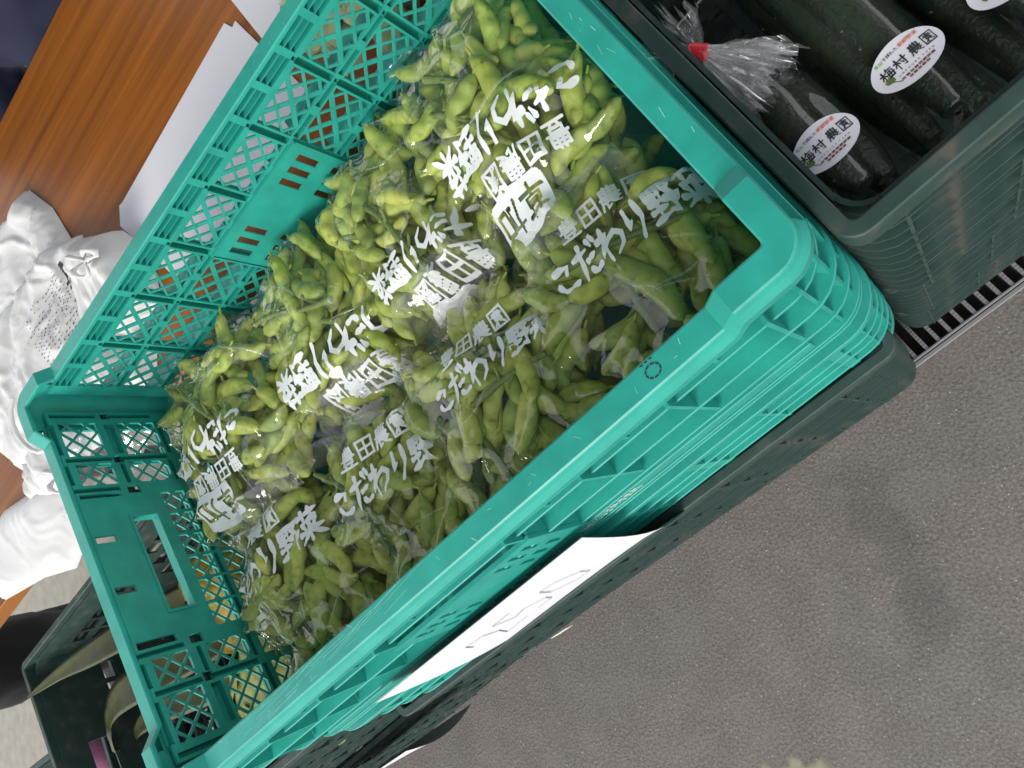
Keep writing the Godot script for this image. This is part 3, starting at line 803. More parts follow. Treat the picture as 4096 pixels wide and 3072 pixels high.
# ---------------------------------------------------------------- lettering: strokes in a 100 x 100 box, y down; a stroke is x, y pairs
var G := {}
func glyphs() -> void:
	var kusa := [[8, 16, 92, 16], [32, 6, 32, 28], [68, 6, 68, 28]]
	var ki := [[4, 30, 44, 30], [24, 6, 24, 96], [22, 34, 4, 66], [26, 36, 42, 56]]
	var kyoku := [[18, 12, 82, 12], [18, 12, 18, 40], [82, 12, 82, 40], [18, 26, 82, 26], [18, 40, 82, 40], [40, 4, 40, 40], [60, 4, 60, 40]]
	G["こ"] = [[24, 28, 50, 24, 76, 29, 64, 42], [20, 60, 30, 75, 56, 81, 84, 76]]
	G["た"] = [[10, 32, 56, 26], [40, 8, 32, 50, 16, 90], [52, 54, 80, 48], [50, 78, 66, 87, 88, 82]]
	G["だ"] = G["た"] + [[74, 8, 80, 22], [90, 4, 96, 18]]
	G["わ"] = [[30, 8, 30, 94], [8, 34, 38, 30, 12, 76, 44, 45, 70, 34, 90, 50, 84, 74, 60, 92]]
	G["り"] = [[28, 14, 26, 56, 36, 48], [68, 8, 72, 50, 50, 94]]
	G["野"] = [[10, 12, 10, 46], [10, 12, 48, 12, 48, 46], [10, 29, 48, 29], [10, 46, 48, 46], [29, 12, 29, 88], [8, 66, 50, 64], [4, 92, 54, 84], [58, 14, 92, 12, 72, 32], [66, 27, 80, 38], [56, 50, 96, 47, 86, 60], [76, 48, 76, 88, 62, 82]]
	G["菜"] = kusa + [[80, 34, 22, 40], [24, 46, 30, 58], [48, 44, 50, 56], [76, 42, 66, 58], [8, 68, 92, 68], [50, 56, 50, 98], [48, 70, 12, 94], [52, 70, 90, 94]]
	G["豊"] = kyoku + [[8, 50, 92, 50], [26, 58, 74, 58, 74, 74, 26, 74, 26, 58], [32, 78, 38, 90], [68, 78, 62, 90], [6, 94, 94, 94]]
	G["田"] = [[10, 12, 90, 12, 90, 90, 10, 90, 10, 12], [50, 12, 50, 90], [10, 50, 90, 50]]
	G["農"] = kyoku + [[8, 48, 92, 48], [14, 48, 12, 70, 4, 96], [26, 58, 84, 58], [18, 69, 92, 69], [30, 69, 30, 95, 46, 87], [50, 69, 64, 84, 94, 97], [84, 74, 66, 84]]
	G["園"] = [[8, 6, 92, 6, 92, 94, 8, 94, 8, 6], [50, 14, 50, 34], [28, 23, 72, 23], [22, 34, 78, 34], [34, 44, 66, 44, 66, 56, 34, 56, 34, 44], [48, 58, 22, 84], [38, 66, 38, 86], [54, 60, 78, 84], [70, 60, 58, 68]]
	G["草"] = kusa + [[26, 36, 74, 36, 74, 62, 26, 62, 26, 36], [26, 49, 74, 49], [6, 76, 94, 76], [50, 62, 50, 98]]
	G["加"] = [[8, 30, 50, 30, 46, 86, 34, 84], [28, 8, 26, 50, 6, 92], [60, 28, 92, 28, 92, 88, 60, 88, 60, 28]]
	G["梅"] = ki + [[60, 6, 48, 28], [56, 18, 96, 18], [60, 34, 52, 84, 90, 84, 94, 34, 60, 34], [46, 58, 100, 58], [74, 34, 70, 84]]
	G["村"] = ki + [[50, 32, 98, 32], [80, 6, 80, 92, 66, 84], [58, 50, 66, 64]]
	G["で"] = [[12, 22, 86, 18, 50, 40, 40, 66, 56, 86, 80, 90], [68, 48, 76, 58], [82, 42, 90, 52]]
	G["採"] = [[6, 28, 40, 28], [24, 6, 24, 92, 12, 86], [6, 64, 42, 50], [90, 8, 52, 18], [54, 26, 58, 38], [70, 24, 72, 36], [92, 20, 84, 36], [46, 54, 98, 54], [72, 42, 72, 98], [70, 56, 46, 86], [74, 56, 98, 86]]
	G["れ"] = [[24, 8, 24, 94], [6, 30, 30, 28, 6, 74, 36, 44, 56, 32, 62, 50, 60, 80, 78, 90, 96, 72]]
	G["新"] = [[4, 20, 50, 20], [27, 6, 27, 20], [14, 26, 18, 38], [40, 26, 34, 40], [2, 42, 52, 42], [4, 60, 50, 60], [27, 42, 27, 96], [25, 62, 6, 86], [29, 62, 48, 82], [90, 8, 58, 20], [60, 18, 58, 60, 48, 94], [60, 44, 98, 44], [80, 44, 80, 98]]
	G["鮮"] = [[24, 4, 8, 28], [14, 16, 40, 16, 32, 30], [8, 30, 46, 30, 46, 66, 8, 66, 8, 30], [8, 48, 46, 48], [27, 30, 27, 66], [6, 76, 4, 92], [18, 78, 20, 90], [32, 78, 34, 90], [44, 76, 50, 90], [62, 6, 68, 18], [90, 6, 84, 18], [54, 24, 98, 24], [56, 44, 96, 44], [50, 66, 100, 66], [76, 24, 76, 98]]
	G["日"] = [[20, 8, 80, 8, 80, 92, 20, 92, 20, 8], [20, 50, 80, 50]]
	G["商"] = [[50, 4, 50, 14], [8, 16, 92, 16], [32, 20, 38, 30], [68, 20, 62, 30], [10, 96, 10, 34, 90, 34, 90, 96], [32, 58, 68, 58, 68, 82, 32, 82, 32, 58], [42, 36, 34, 50], [58, 36, 66, 50]]
	G["リ"] = [[26, 12, 26, 58], [74, 8, 74, 56, 44, 94]]
	G["ー"] = [[8, 50, 92, 50]]
	G["ス"] = [[16, 16, 80, 16, 54, 54, 10, 92], [54, 56, 90, 90]]
	G["株"] = ki + [[60, 12, 54, 34], [54, 26, 94, 26], [46, 50, 100, 50], [74, 6, 74, 98], [72, 52, 48, 84], [76, 52, 100, 84]]
	G["式"] = [[6, 28, 94, 28], [16, 54, 52, 54], [34, 54, 34, 82], [10, 86, 56, 80], [64, 6, 70, 60, 94, 94], [78, 8, 88, 18]]
	G["会"] = [[50, 6, 8, 44], [50, 6, 92, 44], [32, 42, 68, 42], [14, 60, 86, 60], [44, 60, 24, 92, 76, 86], [64, 74, 82, 96]]
	G["社"] = [[24, 6, 28, 18], [6, 26, 42, 26, 8, 60], [26, 44, 26, 96], [30, 50, 42, 62], [50, 42, 98, 42], [74, 10, 74, 90], [48, 92, 100, 92]]
	var latin := {"A": [[8, 96, 50, 6, 92, 96], [24, 64, 76, 64]], "C": [[88, 26, 70, 8, 34, 8, 12, 34, 12, 66, 34, 92, 70, 92, 88, 74]], "R": [[18, 96, 18, 8, 66, 8, 84, 28, 66, 50, 18, 50], [52, 50, 86, 96]], "E": [[84, 8, 18, 8, 18, 92, 84, 92], [18, 50, 72, 50]],
		"U": [[14, 8, 14, 68, 34, 92, 66, 92, 86, 68, 86, 8]], "M": [[10, 96, 10, 8, 50, 70, 90, 8, 90, 96]], "F": [[18, 96, 18, 8, 84, 8], [18, 50, 70, 50]], "0": [[50, 6, 20, 26, 20, 74, 50, 94, 80, 74, 80, 26, 50, 6]], "1": [[30, 24, 54, 8, 54, 94]],
		"3": [[20, 14, 70, 8, 78, 30, 48, 48, 80, 62, 72, 90, 20, 90]], "5": [[80, 8, 26, 8, 22, 46, 66, 42, 82, 66, 64, 92, 18, 88]], "6": [[74, 8, 32, 36, 20, 70, 44, 94, 76, 84, 78, 60, 50, 48, 24, 62]], "9": [[26, 92, 68, 64, 80, 30, 56, 6, 24, 16, 22, 40, 50, 52, 76, 38]], "-": [[24, 50, 76, 50]], "・": [[44, 50, 56, 50]], "2": [[18, 26, 44, 6, 78, 24, 60, 56, 14, 92, 86, 92]], "4": [[66, 94, 66, 6, 10, 66, 92, 66]]}
	G.merge(latin)

# a stroke as a flat ribbon; map turns text coordinates into a point, lift stands off the surface
func ribbon(g: Geo, pts: Array, width: float, map: Callable, lift: float, taper := false, step := 0.0) -> void:
	var line := []
	for i in range(0, pts.size() - 2, 2):
		var a := Vector2(pts[i], pts[i + 1]); var b := Vector2(pts[i + 2], pts[i + 3])
		var n := 1 if step <= 0 else maxi(1, ceili(a.distance_to(b) / step))
		for k in n: line.append(a.lerp(b, float(k) / n))
	line.append(Vector2(pts[-2], pts[-1]))
	var d0: Vector2 = (line[1] - line[0]).normalized(); var d1: Vector2 = (line[-1] - line[-2]).normalized()
	line.push_front(line[0] - d0 * width * 0.42); line.append(line[-1] + d1 * width * 0.42)
	var L := []; var R := []
	for i in line.size():
		var t0: Vector2 = (line[i] - line[maxi(i - 1, 0)]).normalized(); var t1: Vector2 = (line[mini(i + 1, line.size() - 1)] - line[i]).normalized()
		var t := (t0 + t1)
		t = t1 if t.length() < 0.2 else t.normalized()
		if t == Vector2.ZERO: t = t0
		var s := Vector2(-t.y, t.x)
		var w := width * 0.5
		var f := float(i) / (line.size() - 1)
		if taper: w *= lerpf(1.15, 0.62, f) * (0.85 + 0.25 * sin(f * 9.0 + pts[0]))
		if i == 0 or i == line.size() - 1: w *= 0.55
		w *= 1.0 / maxf(0.6, absf(t.dot(t0)) if i > 0 else 1.0)
		L.append(map.call(line[i] + s * w, lift)); R.append(map.call(line[i] - s * w, lift))
	for i in line.size() - 1:
		var up: Vector3 = map.call(line[i], lift + 0.01) - map.call(line[i], lift)
		for q in [[R[i], R[i + 1], L[i + 1]], [R[i], L[i + 1], L[i]]]:   # each half turned to the front, also where a sharp bend folds the strip
			if (q[1] - q[0]).cross(q[2] - q[0]).dot(up) < 0: g.tri(q[0], q[2], q[1])
			else: g.tri(q[0], q[1], q[2])
func text_line(g: Geo, txt: String, o: Vector3, u: Vector3, v: Vector3, size: float, pitch: float, weight: float, lift0 := 0.0) -> void:   # on a plane; o is the lower left corner
	var n := u.cross(v)
	for i in txt.length():
		var q := 0
		var at := o + u * (pitch * i)
		var map := func(p: Vector2, l: float) -> Vector3: return at + u * (p.x * size / 100.0) + v * ((100.0 - p.y) * size / 100.0) + n * l
		for s in G.get(txt[i], []):
			ribbon(g, s, weight * 100.0, map, lift0 + 0.00004 * q); q += 1

# ---------------------------------------------------------------- edamame
var pod_meshes := []
func pod_mesh(k: int) -> ArrayMesh:
	var r := RandomNumberGenerator.new(); r.seed = 100 + k
	var L := r.randf_range(0.048, 0.063); var nb := 3 if k % 4 else 2
	if nb == 2: L *= 0.82
	var bend := r.randf_range(0.001, 0.0085) * (1 if k % 2 else -1); var wave := r.randf_range(-0.002, 0.002)
	var g := Geo.new(); var rows := []
	var N := 20; var S := 10
	for i in N + 1:
		var f := float(i) / N
		var x := (f - 0.5) * L
		var z := bend * (1.0 - pow(2.0 * f - 1.0, 2.0)) + wave * sin(f * TAU)
		var body := pow(maxf(sin(PI * clampf(f * 0.96 + 0.02, 0, 1)), 0.0), 0.40)
		var bump := 1.0 + 0.15 * cos(TAU * nb * (f - 0.5 / nb)) 
		var w := 0.0086 * body * (0.92 + 0.08 * bump); var h := 0.0076 * body * bump
		if f < 0.06: w = lerpf(0.0014, w, f / 0.06); h = lerpf(0.0012, h, f / 0.06)
		if f > 0.94: w = lerpf(w, 0.0008, (f - 0.94) / 0.06); h = lerpf(h, 0.0008, (f - 0.94) / 0.06)
		var ring := []
		for j in S:
			var a := TAU * j / S
			var c := cos(a); var s := sin(a)
			ring.append(Vector3(x, s * h, z + c * w * (1.0 + 0.10 * absf(c))))
		rows.append(ring)
	g.grid(rows, true)
	g.tube([Vector3(-L / 2 + 0.001, 0, 0), Vector3(-L / 2 - 0.003, 0.0004, 0.0003), Vector3(-L / 2 - 0.007, 0.001, 0.001)], [0.0012, 0.0016, 0.0011], 6)
	return g.mesh(null)

func build_bags() -> void:
	for k in 10: pod_meshes.append(pod_mesh(k))
	# centre x, z, half width, half depth, first letter x, z, last letter x, z, label
	var grp := "clear bags of edamame in the teal crate"
	var bags := [
		[0.213, -0.072, 0.076, 0.112, 0.263, -0.033, 0.152, -0.061, -0.088, "clear bag of edamame under the rim, its boxed print lying over the next bag", true],
		[0.080, -0.092, 0.070, 0.090, 0.144, -0.035, 0.044, -0.043, -0.100, "clear bag of edamame beside the vent slots in the back wall", false],
		[-0.052, -0.092, 0.068, 0.090, 0.025, -0.038, -0.096, -0.049, -0.104, "clear bag of edamame between the vent panel bag and the far corner bag", false],
		[-0.196, -0.086, 0.088, 0.100, -0.158, -0.065, -0.268, -0.083, -0.092, "clear bag of edamame in the far corner by the table, boxed print at its end", true],
		[0.203, 0.092, 0.084, 0.088, 0.172, 0.072, 0.276, 0.082, -0.104, "clear bag of edamame in the shaded corner next to the cucumber crate", false],
		[0.060, 0.092, 0.078, 0.088, 0.040, 0.073, 0.135, 0.074, -0.100, "clear bag of edamame against the front wall, second from the cucumber crate", false],
		[-0.072, 0.094, 0.072, 0.086, -0.099, 0.072, 0.010, 0.082, -0.108, "clear bag of edamame against the front wall, above the price card", false],
		[-0.206, 0.090, 0.078, 0.086, -0.269, 0.062, -0.154, 0.056, -0.100, "clear bag of edamame in the front corner by the hand hole", false],
	]
	for i in bags.size():
		rng.seed = 1000 + i * 17
		make_bag(bags[i], grp, i)

func make_bag(b: Array, grp: String, idx: int) -> void:
	var c := Vector3(b[0], b[8], b[1]); var A: float = b[2]; var D: float = b[3]
	var t := thing("edamame_bag", b[9], "bag of edamame", c, 0.0, grp)
	var step := 0.0036
	var nx := int(ceil((A + 0.012) * 2 / step)); var nz := int(ceil((D + 0.012) * 2 / step))
	var H := PackedFloat32Array(); H.resize((nx + 1) * (nz + 1)); H.fill(-0.075)
	var ox := -nx * step / 2; var oz := -nz * step / 2
	var N := 150
	var dir0 := rng.randf() * TAU
	for i in N:
		var f := float(i) / (N - 1)
		var p := Vector2.ZERO
		for tries in 12:
			p = Vector2(rng.randf_range(-1, 1), rng.randf_range(-1, 1))
			if pow(absf(p.x), 4.5) + pow(absf(p.y), 4.5) < 1.0: break
		var e := pow(absf(p.x), 3.0) + pow(absf(p.y), 3.0)
		p *= Vector2(A - 0.008, D - 0.008)
		var y := -0.016 * e - 0.050 * pow(1.0 - f, 0.80) + 0.004
		var yaw := dir0 + snappedf(noise_dir(p, idx), 0.2) + rng.randf_range(-0.55, 0.55) + (PI if rng.randf() < 0.5 else 0.0)
		var o := MeshInstance3D.new(); o.name = "pod"
		o.mesh = pod_meshes[rng.randi() % pod_meshes.size()]
		o.material_override = M["pod%d" % [0, 0, 0, 1, 1, 2, 2, 3][rng.randi() % 8]]
		var bs := Basis(Vector3.UP, yaw) * Basis(Vector3(0, 0, 1), rng.randf_range(-0.28, 0.28)) * Basis(Vector3(1, 0, 0), rng.randf_range(-0.55, 0.55))
		if rng.randf() < 0.5: bs = bs * Basis(Vector3(1, 0, 0), PI)
		var sc := rng.randf_range(0.76, 0.96)
		o.transform = Transform3D(bs.scaled(Vector3.ONE * sc), Vector3(p.x, y, p.y))
		# keep inside the crate
		var reach: Vector3 = o.transform * Vector3(0.03, 0, 0) - o.position
		var w: Vector3 = o.position + c
		o.position.x = clampf(w.x, -0.278 + absf(reach.x), 0.280 - absf(reach.x)) - c.x
		o.position.z = clampf(w.z, -0.176 + absf(reach.z) * 0.8, 0.181 - absf(reach.z) * 0.8) - c.z
		t.add_child(o, true)
		for s in 11:
			var q: Vector3 = o.transform * Vector3(lerpf(-0.026, 0.026, s / 10.0), 0, 0.006 * (1.0 - pow(s / 5.0 - 1.0, 2.0)) * 0.8)
			var rad := 0.0068 * (0.5 + 0.5 * sin(PI * s / 10.0))
			raise(H, nx, nz, ox, oz, step, q, rad)
	# stems
	for s in 2:
		var a := rng.randf() * TAU
		var p0 := Vector3(rng.randf_range(-0.3, 0.3) * A, 0.001 - 0.008 * s, rng.randf_range(-0.3, 0.3) * D)
		var d := Vector3(cos(a), -0.05, sin(a) * 1.1)
		var pts := []; var rad := []
		for k in 8:
			var f := k / 7.0
			pts.append(p0 + d * (f - 0.5) * 0.105 + Vector3(sin(f * 5.0 + a) * 0.004, sin(f * 3.0) * 0.003, cos(f * 4.0) * 0.003))
			rad.append(0.0030 - 0.0010 * f + (0.0010 if k % 3 == 0 else 0.0))
			raise(H, nx, nz, ox, oz, step, pts[-1], rad[-1])
		var g := Geo.new(); g.tube(pts, rad, 8)
		for k in [2, 4, 5]:
			var q: Vector3 = pts[k]; var e := Vector3(rng.randf_range(-1, 1), 0.1, rng.randf_range(-1, 1)).normalized()
			g.tube([q, q + e * 0.006, q + e * 0.012 + Vector3(0, 0.001, 0)], [0.0022, 0.0015, 0.0012], 6)
		part("stem", g, M.stem, t)
		g = Geo.new(); g.tube([pts[0] - d.normalized() * 0.0010, pts[0] - d.normalized() * 0.0002], [0.0034, 0.0038], 9)
		part("stem_end", g, M.stem_cut, t)
	# film drawn taut over the pods
	for it in 70:
		var K := H.duplicate()
		for j in range(1, nz):
			var r := j * (nx + 1)
			for i in range(1, nx):
				var k := r + i
				var avg := (K[k - 1] + K[k + 1] + K[k - nx - 1] + K[k + nx + 1]) * 0.25
				if avg > K[k]: H[k] = avg
	var cn := noise(22.0, FastNoiseLite.TYPE_CELLULAR, 2, 60 + idx); cn.cellular_return_type = FastNoiseLite.RETURN_DISTANCE2_SUB; cn.cellular_jitter = 1.1
	var sn := noise(45.0, FastNoiseLite.TYPE_SIMPLEX, 3, 70 + idx)
	var wn := noise(9.0, FastNoiseLite.TYPE_SIMPLEX, 2, 80 + idx)
	for j in nz + 1:
		for i in nx + 1:
			var x := ox + i * step; var z := oz + j * step
			var e := maxf(absf(x) / (A + 0.012), absf(z) / (D + 0.012))
			var slack := 0.35 + 1.5 * smoothstep(0.60, 0.95, e) + 0.5 * maxf(wn.get_noise_2d(x, z), 0.0)
			H[j * (nx + 1) + i] += 0.0016 + slack * (0.0015 * absf(cn.get_noise_2d(x * 0.7, z * 0.4)) + 0.0003 * absf(sn.get_noise_2d(x * 0.5, z)))
	var g := Geo.new(); var rows := []
	for j in nz + 1:
		var row := []
		for i in nx + 1: row.append(Vector3(ox + i * step, H[j * (nx + 1) + i], oz + j * step))
		rows.append(row)
	rows.reverse(); g.grid(rows)
	# trim the corners of the sheet
	var keep := PackedInt32Array()
	for k in range(0, g.ix.size(), 3):
		var m := (g.v[g.ix[k]] + g.v[g.ix[k + 1]] + g.v[g.ix[k + 2]]) / 3.0
		var w := m + c
		if pow(absf(m.x) / (A + 0.010), 5.0) + pow(absf(m.z) / (D + 0.010), 5.0) < 1.0 + 0.12 * sn.get_noise_2d(m.x * 0.6, m.z * 0.6) and w.x > -0.283 and w.x < 0.285 and w.z > -0.181 and w.z < 0.186: keep.append_array([g.ix[k], g.ix[k + 1], g.ix[k + 2]])
	g.ix = keep
	var film := part("film", g, M.film, t)
	# print on the film
	var hgt := func(x: float, z: float) -> float:
		var fi := clampf((x - ox) / step, 0, nx - 0.001); var fj := clampf((z - oz) / step, 0, nz - 0.001)
		var i := int(fi); var j := int(fj)
		var a := lerpf(H[j * (nx + 1) + i], H[j * (nx + 1) + i + 1], fi - i); var d := lerpf(H[(j + 1) * (nx + 1) + i], H[(j + 1) * (nx + 1) + i + 1], fi - i)
		return lerpf(a, d, fj - j)
	var p0 := Vector2(b[4] - c.x, b[5] - c.z); var p1 := Vector2(b[6] - c.x, b[7] - c.z)
	var u := (p1 - p0).normalized(); var v := Vector2(-u.y, u.x)   # v is down the page
	var pitch := p0.distance_to(p1) / 5.0
	g = Geo.new()
	var lim := Vector2(A + 0.006, D + 0.006)
	var lay := func(txt: String, at: Vector2, size: float, gap: float, weight: float, brush: bool, tall: float) -> void:
		for k in txt.length():
			var o := at + u * gap * k
			if absf(o.x) > lim.x or absf(o.y) > lim.y: continue
			var q := 0
			var map := func(p: Vector2, l: float) -> Vector3:
				var w := o + u * ((p.x - 50.0) * size / 100.0) + v * ((p.y - 50.0) * size * tall / 100.0)
				return Vector3(w.x, hgt.call(w.x, w.y) + l, w.y)
			for s in G[txt[k]]:
				ribbon(g, s, weight, map, 0.0010 + 0.00006 * q, brush, 9.0); q += 1
	lay.call("こだわり野菜", p0, pitch * 1.06, pitch, 18.5, true, 1.32)
	lay.call("豊田農園", p0 + u * pitch * 0.95 - v * pitch * 1.42, pitch * 0.80, pitch * 0.86, 11.5, false, 1.15)
	part("lettering", g, M.print, film)
	g = Geo.new()
	var bc := p0 + u * pitch * (3.2 if idx != 3 else 3.0) - v * pitch * 2.60
	var bw := pitch * 2.5; var bh := pitch * 1.50
	boxed(g, bc, u, v, bw, bh, hgt, lim)
	if g.v.size() > 0 and idx < 4: part("boxed_mark", g, M.print, film)
	g = Geo.new()
	for k in 6:
		var a := Vector2(rng.randf_range(-0.9, 0.9) * A, rng.randf_range(-0.9, 0.9) * D); var e := a + Vector2.from_angle(rng.randf() * TAU) * rng.randf_range(0.03, 0.09)
		e = e.clamp(-Vector2(A, D), Vector2(A, D))
		var rows2 := [[], [], []]
		var sd := (e - a).orthogonal().normalized() * rng.randf_range(0.0006, 0.0022)
		for i in 18:
			var f := i / 17.0; var q := a.lerp(e, f) + sd * 1.5 * sin(f * 7.0 + k)
			for r in 3:
				var w := q + sd * (r - 1) * sin(PI * f)
				rows2[r].append(Vector3(w.x, hgt.call(w.x, w.y) + 0.0004 + (0.0022 if r == 1 else 0.0) * sin(PI * f), w.y))
		if (rows2[0][9] - rows2[0][8]).cross(rows2[2][9] - rows2[0][9]).y < 0: rows2.reverse()
		g.grid(rows2)
	var cs := part("film_crease", g, M.bunch, film); cs.set_meta("kind", "stuff")
	# the gathered end of the bag, crumpled between the two rows
	var inner := 1.0 if b[1] < 0 else -1.0
	for fl in 1:
		g = Geo.new(); rows = []
		var fw := A * rng.randf_range(0.55, 0.9); var fd := rng.randf_range(0.026, 0.044)
		var fx := rng.randf_range(-0.3, 0.3) * A; var sgn := inner if fl == 0 else (1.0 if rng.randf() < 0.5 else -1.0)
		var fc := noise(30.0, FastNoiseLite.TYPE_CELLULAR, 2, 300 + idx * 3 + fl); fc.cellular_return_type = FastNoiseLite.RETURN_DISTANCE2_SUB
		for j in 14:
			var row := []
			for i in 34:
				var x := fx + lerpf(-fw, fw, i / 33.0); var r := j / 13.0
				var z := inner * (D - 0.022 + fd * r) if fl == 0 else lerpf(-0.04, 0.04, i / 33.0)
				if fl == 1: x = sgn * (A - 0.020 + fd * 0.7 * r)
				var y: float = hgt.call(clampf(x, -A, A), clampf(z, -D, D)) + 0.0030 + 0.011 * r * (1.0 - r * 0.6) + 0.0120 * r * fc.get_noise_2d(i * 0.0042, j * 0.0035) + 0.0022 * r * sin(i * 1.9 + j * 0.4)
				row.append(Vector3(x, y, z))
			rows.append(row)
		rows.reverse(); g.grid(rows)
		var ok := PackedInt32Array()
		for k in range(0, g.ix.size(), 3):
			var w := g.v[g.ix[k]] + c
			if w.x > -0.282 and w.x < 0.284 and w.z > -0.180 and w.z < 0.186: ok.append_array([g.ix[k], g.ix[k + 1], g.ix[k + 2]])
		g.ix = ok
		if ok.size() > 30: part("folded_end", g, M.fold, t)

func noise_dir(p: Vector2, idx: int) -> float:
	return 1.6 * sin(p.x * 38.0 + idx * 1.7) * cos(p.y * 31.0 - idx)

func raise(H: PackedFloat32Array, nx: int, nz: int, ox: float, oz: float, step: float, q: Vector3, rad: float) -> void:
	var r := int(ceil(rad / step))
	var ci := int(round((q.x - ox) / step)); var cj := int(round((q.z - oz) / step))
	for j in range(maxi(cj - r, 0), mini(cj + r, nz) + 1):
		for i in range(maxi(ci - r, 0), mini(ci + r, nx) + 1):
			var d2 := pow(ox + i * step - q.x, 2) + pow(oz + j * step - q.z, 2)
			if d2 > rad * rad: continue
			var y := q.y + sqrt(rad * rad - d2)
			var k := j * (nx + 1) + i
			if y > H[k]: H[k] = y

func near_stroke(p: Vector2, strokes: Array, w: float) -> bool:
	for s in strokes:
		for i in range(0, s.size() - 2, 2):
			if Geometry2D.get_closest_point_to_segment(p, Vector2(s[i], s[i + 1]), Vector2(s[i + 2], s[i + 3])).distance_to(p) < w: return true
	return false
func boxed(g: Geo, bc: Vector2, u: Vector2, v: Vector2, bw: float, bh: float, hgt: Callable, lim: Vector2) -> void:   # white rounded box with the two letters left clear
	var nu := 62; var nv := 34
	for i in nu:
		for j in nv:
			var a := Vector2((i + 0.5) / nu, (j + 0.5) / nv)
			var m := Vector2((a.x - 0.5) * bw, (a.y - 0.5) * bh)
			var q := m.abs() - Vector2(bw / 2 - 0.006, bh / 2 - 0.006)
			if q.x > 0 and q.y > 0 and q.length() > 0.006: continue
			var l1 := Vector2((m.x + bw * 0.24) / (bh * 0.72) * 100 + 50, m.y / (bh * 0.72) * 100 + 50); var l2 := Vector2((m.x - bw * 0.24) / (bh * 0.72) * 100 + 50, l1.y)
			if near_stroke(l1, G["草"], 5.2) or near_stroke(l2, G["加"], 5.2): continue
			var w := bc + u * m.x + v * m.y
			if absf(w.x) > lim.x or absf(w.y) > lim.y: continue
			var c := []
			for e in [[-0.5, -0.5], [0.5, -0.5], [0.5, 0.5], [-0.5, 0.5]]:
				var p: Vector2 = bc + u * (m.x + e[0] * bw / nu) + v * (m.y + e[1] * bh / nv)
				c.append(Vector3(p.x, hgt.call(p.x, p.y) + 0.0010, p.y))
			g.face(c[0], c[1], c[2], c[3], c[0] - Vector3(0, 1, 0))

# ---------------------------------------------------------------- wrapped cucumbers
func build_cucumbers() -> void:
	var grp := "wrapped cucumbers with oval farm stickers"
	var names := ["film bag of dark cucumbers with red-taped neck, next to the teal rim", "film bag of dark cucumbers with its sticker fully in view, next to the red-taped bag", "film bag of dark cucumbers whose sticker is cut by the picture edge", "film bag of dark cucumbers deeper in the dark green crate"]
	var specs := [[0.3425, 0.066, 0.166, 0.134], [0.3985, -0.06, 0.167, 0.130], [0.4545, -0.10, 0.167, 0.132], [0.5110, -0.12, 0.167, 0.10]]
	for i in 4:
		rng.seed = 500 + i
		var sp = specs[i]
		var c := Vector3(sp[0], -0.105, 0)
		var t := thing("cucumber_bag", names[i], "bag of cucumbers", c, 0.0, grp)
		var step := 0.004; var A := 0.0275; var z0: float = sp[1]; var z1: float = sp[2]
		var nx := 15; var nz := int((z1 - z0 + 0.02) / step); var ox := -nx * step / 2; var oz := z0 - 0.008
		var H := PackedFloat32Array(); H.resize((nx + 1) * (nz + 1)); H.fill(-0.035)
		for k in 5:
			var x: float = [-0.0135, 0.0130, 0.0, -0.014, 0.013][k]; var y: float = [-0.013, -0.012, 0.004, -0.038, -0.037][k]
			var g := Geo.new(); var pts := []; var rad := []
			var bend := rng.randf_range(-0.004, 0.004)
			for s in 15:
				var f := s / 14.0
				pts.append(Vector3(x + bend * sin(f * PI), y + 0.002 * sin(f * 4.0 + k), lerpf(z0 + 0.006, z1 - 0.004, f)))
				rad.append(0.0125 * pow(maxf(sin(PI * clampf(f, 0.03, 0.97)), 0.0), 0.28))
				raise(H, nx, nz, ox, oz, step, pts[-1], rad[-1] * 0.98)
				if s > 0: raise(H, nx, nz, ox, oz, step, (pts[-1] + pts[-2]) / 2.0, rad[-1] * 0.98)
			g.tube(pts, rad, 12)
			for w in 26:   # warts
				var f := rng.randf_range(0.08, 0.92); var a := rng.randf_range(0.15, PI - 0.15)
				var q: Vector3 = pts[int(f * 14)] + Vector3(cos(a), sin(a), 0) * rad[int(f * 14)] * 0.98
				var o := Vector3(cos(a), sin(a), 0) * 0.0014
				var e := 0.0012
				var b4 := [q + Vector3(-sin(a), cos(a), 0) * e, q + Vector3(0, 0, e), q - Vector3(-sin(a), cos(a), 0) * e, q - Vector3(0, 0, e)]
				for m in 4: g.tri(b4[m], b4[(m + 1) % 4], q + o)
			part("cucumber", g, M.cucumber, t)
		for it in 20:
			var K := H.duplicate()
			for j in range(1, nz):
				for q in range(1, nx):
					var k := j * (nx + 1) + q
					var avg := (K[k - 1] + K[k + 1] + K[k - nx - 1] + K[k + nx + 1]) * 0.25
					if avg > K[k]: H[k] = avg
		var cn := noise(20.0, FastNoiseLite.TYPE_CELLULAR, 2, 600 + i); cn.cellular_return_type = FastNoiseLite.RETURN_DISTANCE2_SUB
		var rows := []
		for j in nz + 1:
			var row := []
			for q in nx + 1:
				var x := ox + q * step; var z := oz + j * step
				var k := j * (nx + 1) + q
				H[k] += 0.0018 + 0.0080 * absf(cn.get_noise_2d(x * 0.9, z * 0.4))
				row.append(Vector3(x, H[k], z))
			rows.append(row)
		rows.reverse()
		var g := Geo.new(); g.grid(rows)
		part("film", g, M.film, t)
		if i < 3: sticker(t, Vector3(0.000, 0.0, sp[3]), H, nx, nz, ox, oz, step)
		if i == 0: knot(t, Vector3(-0.0125, 0.036, 0.042))

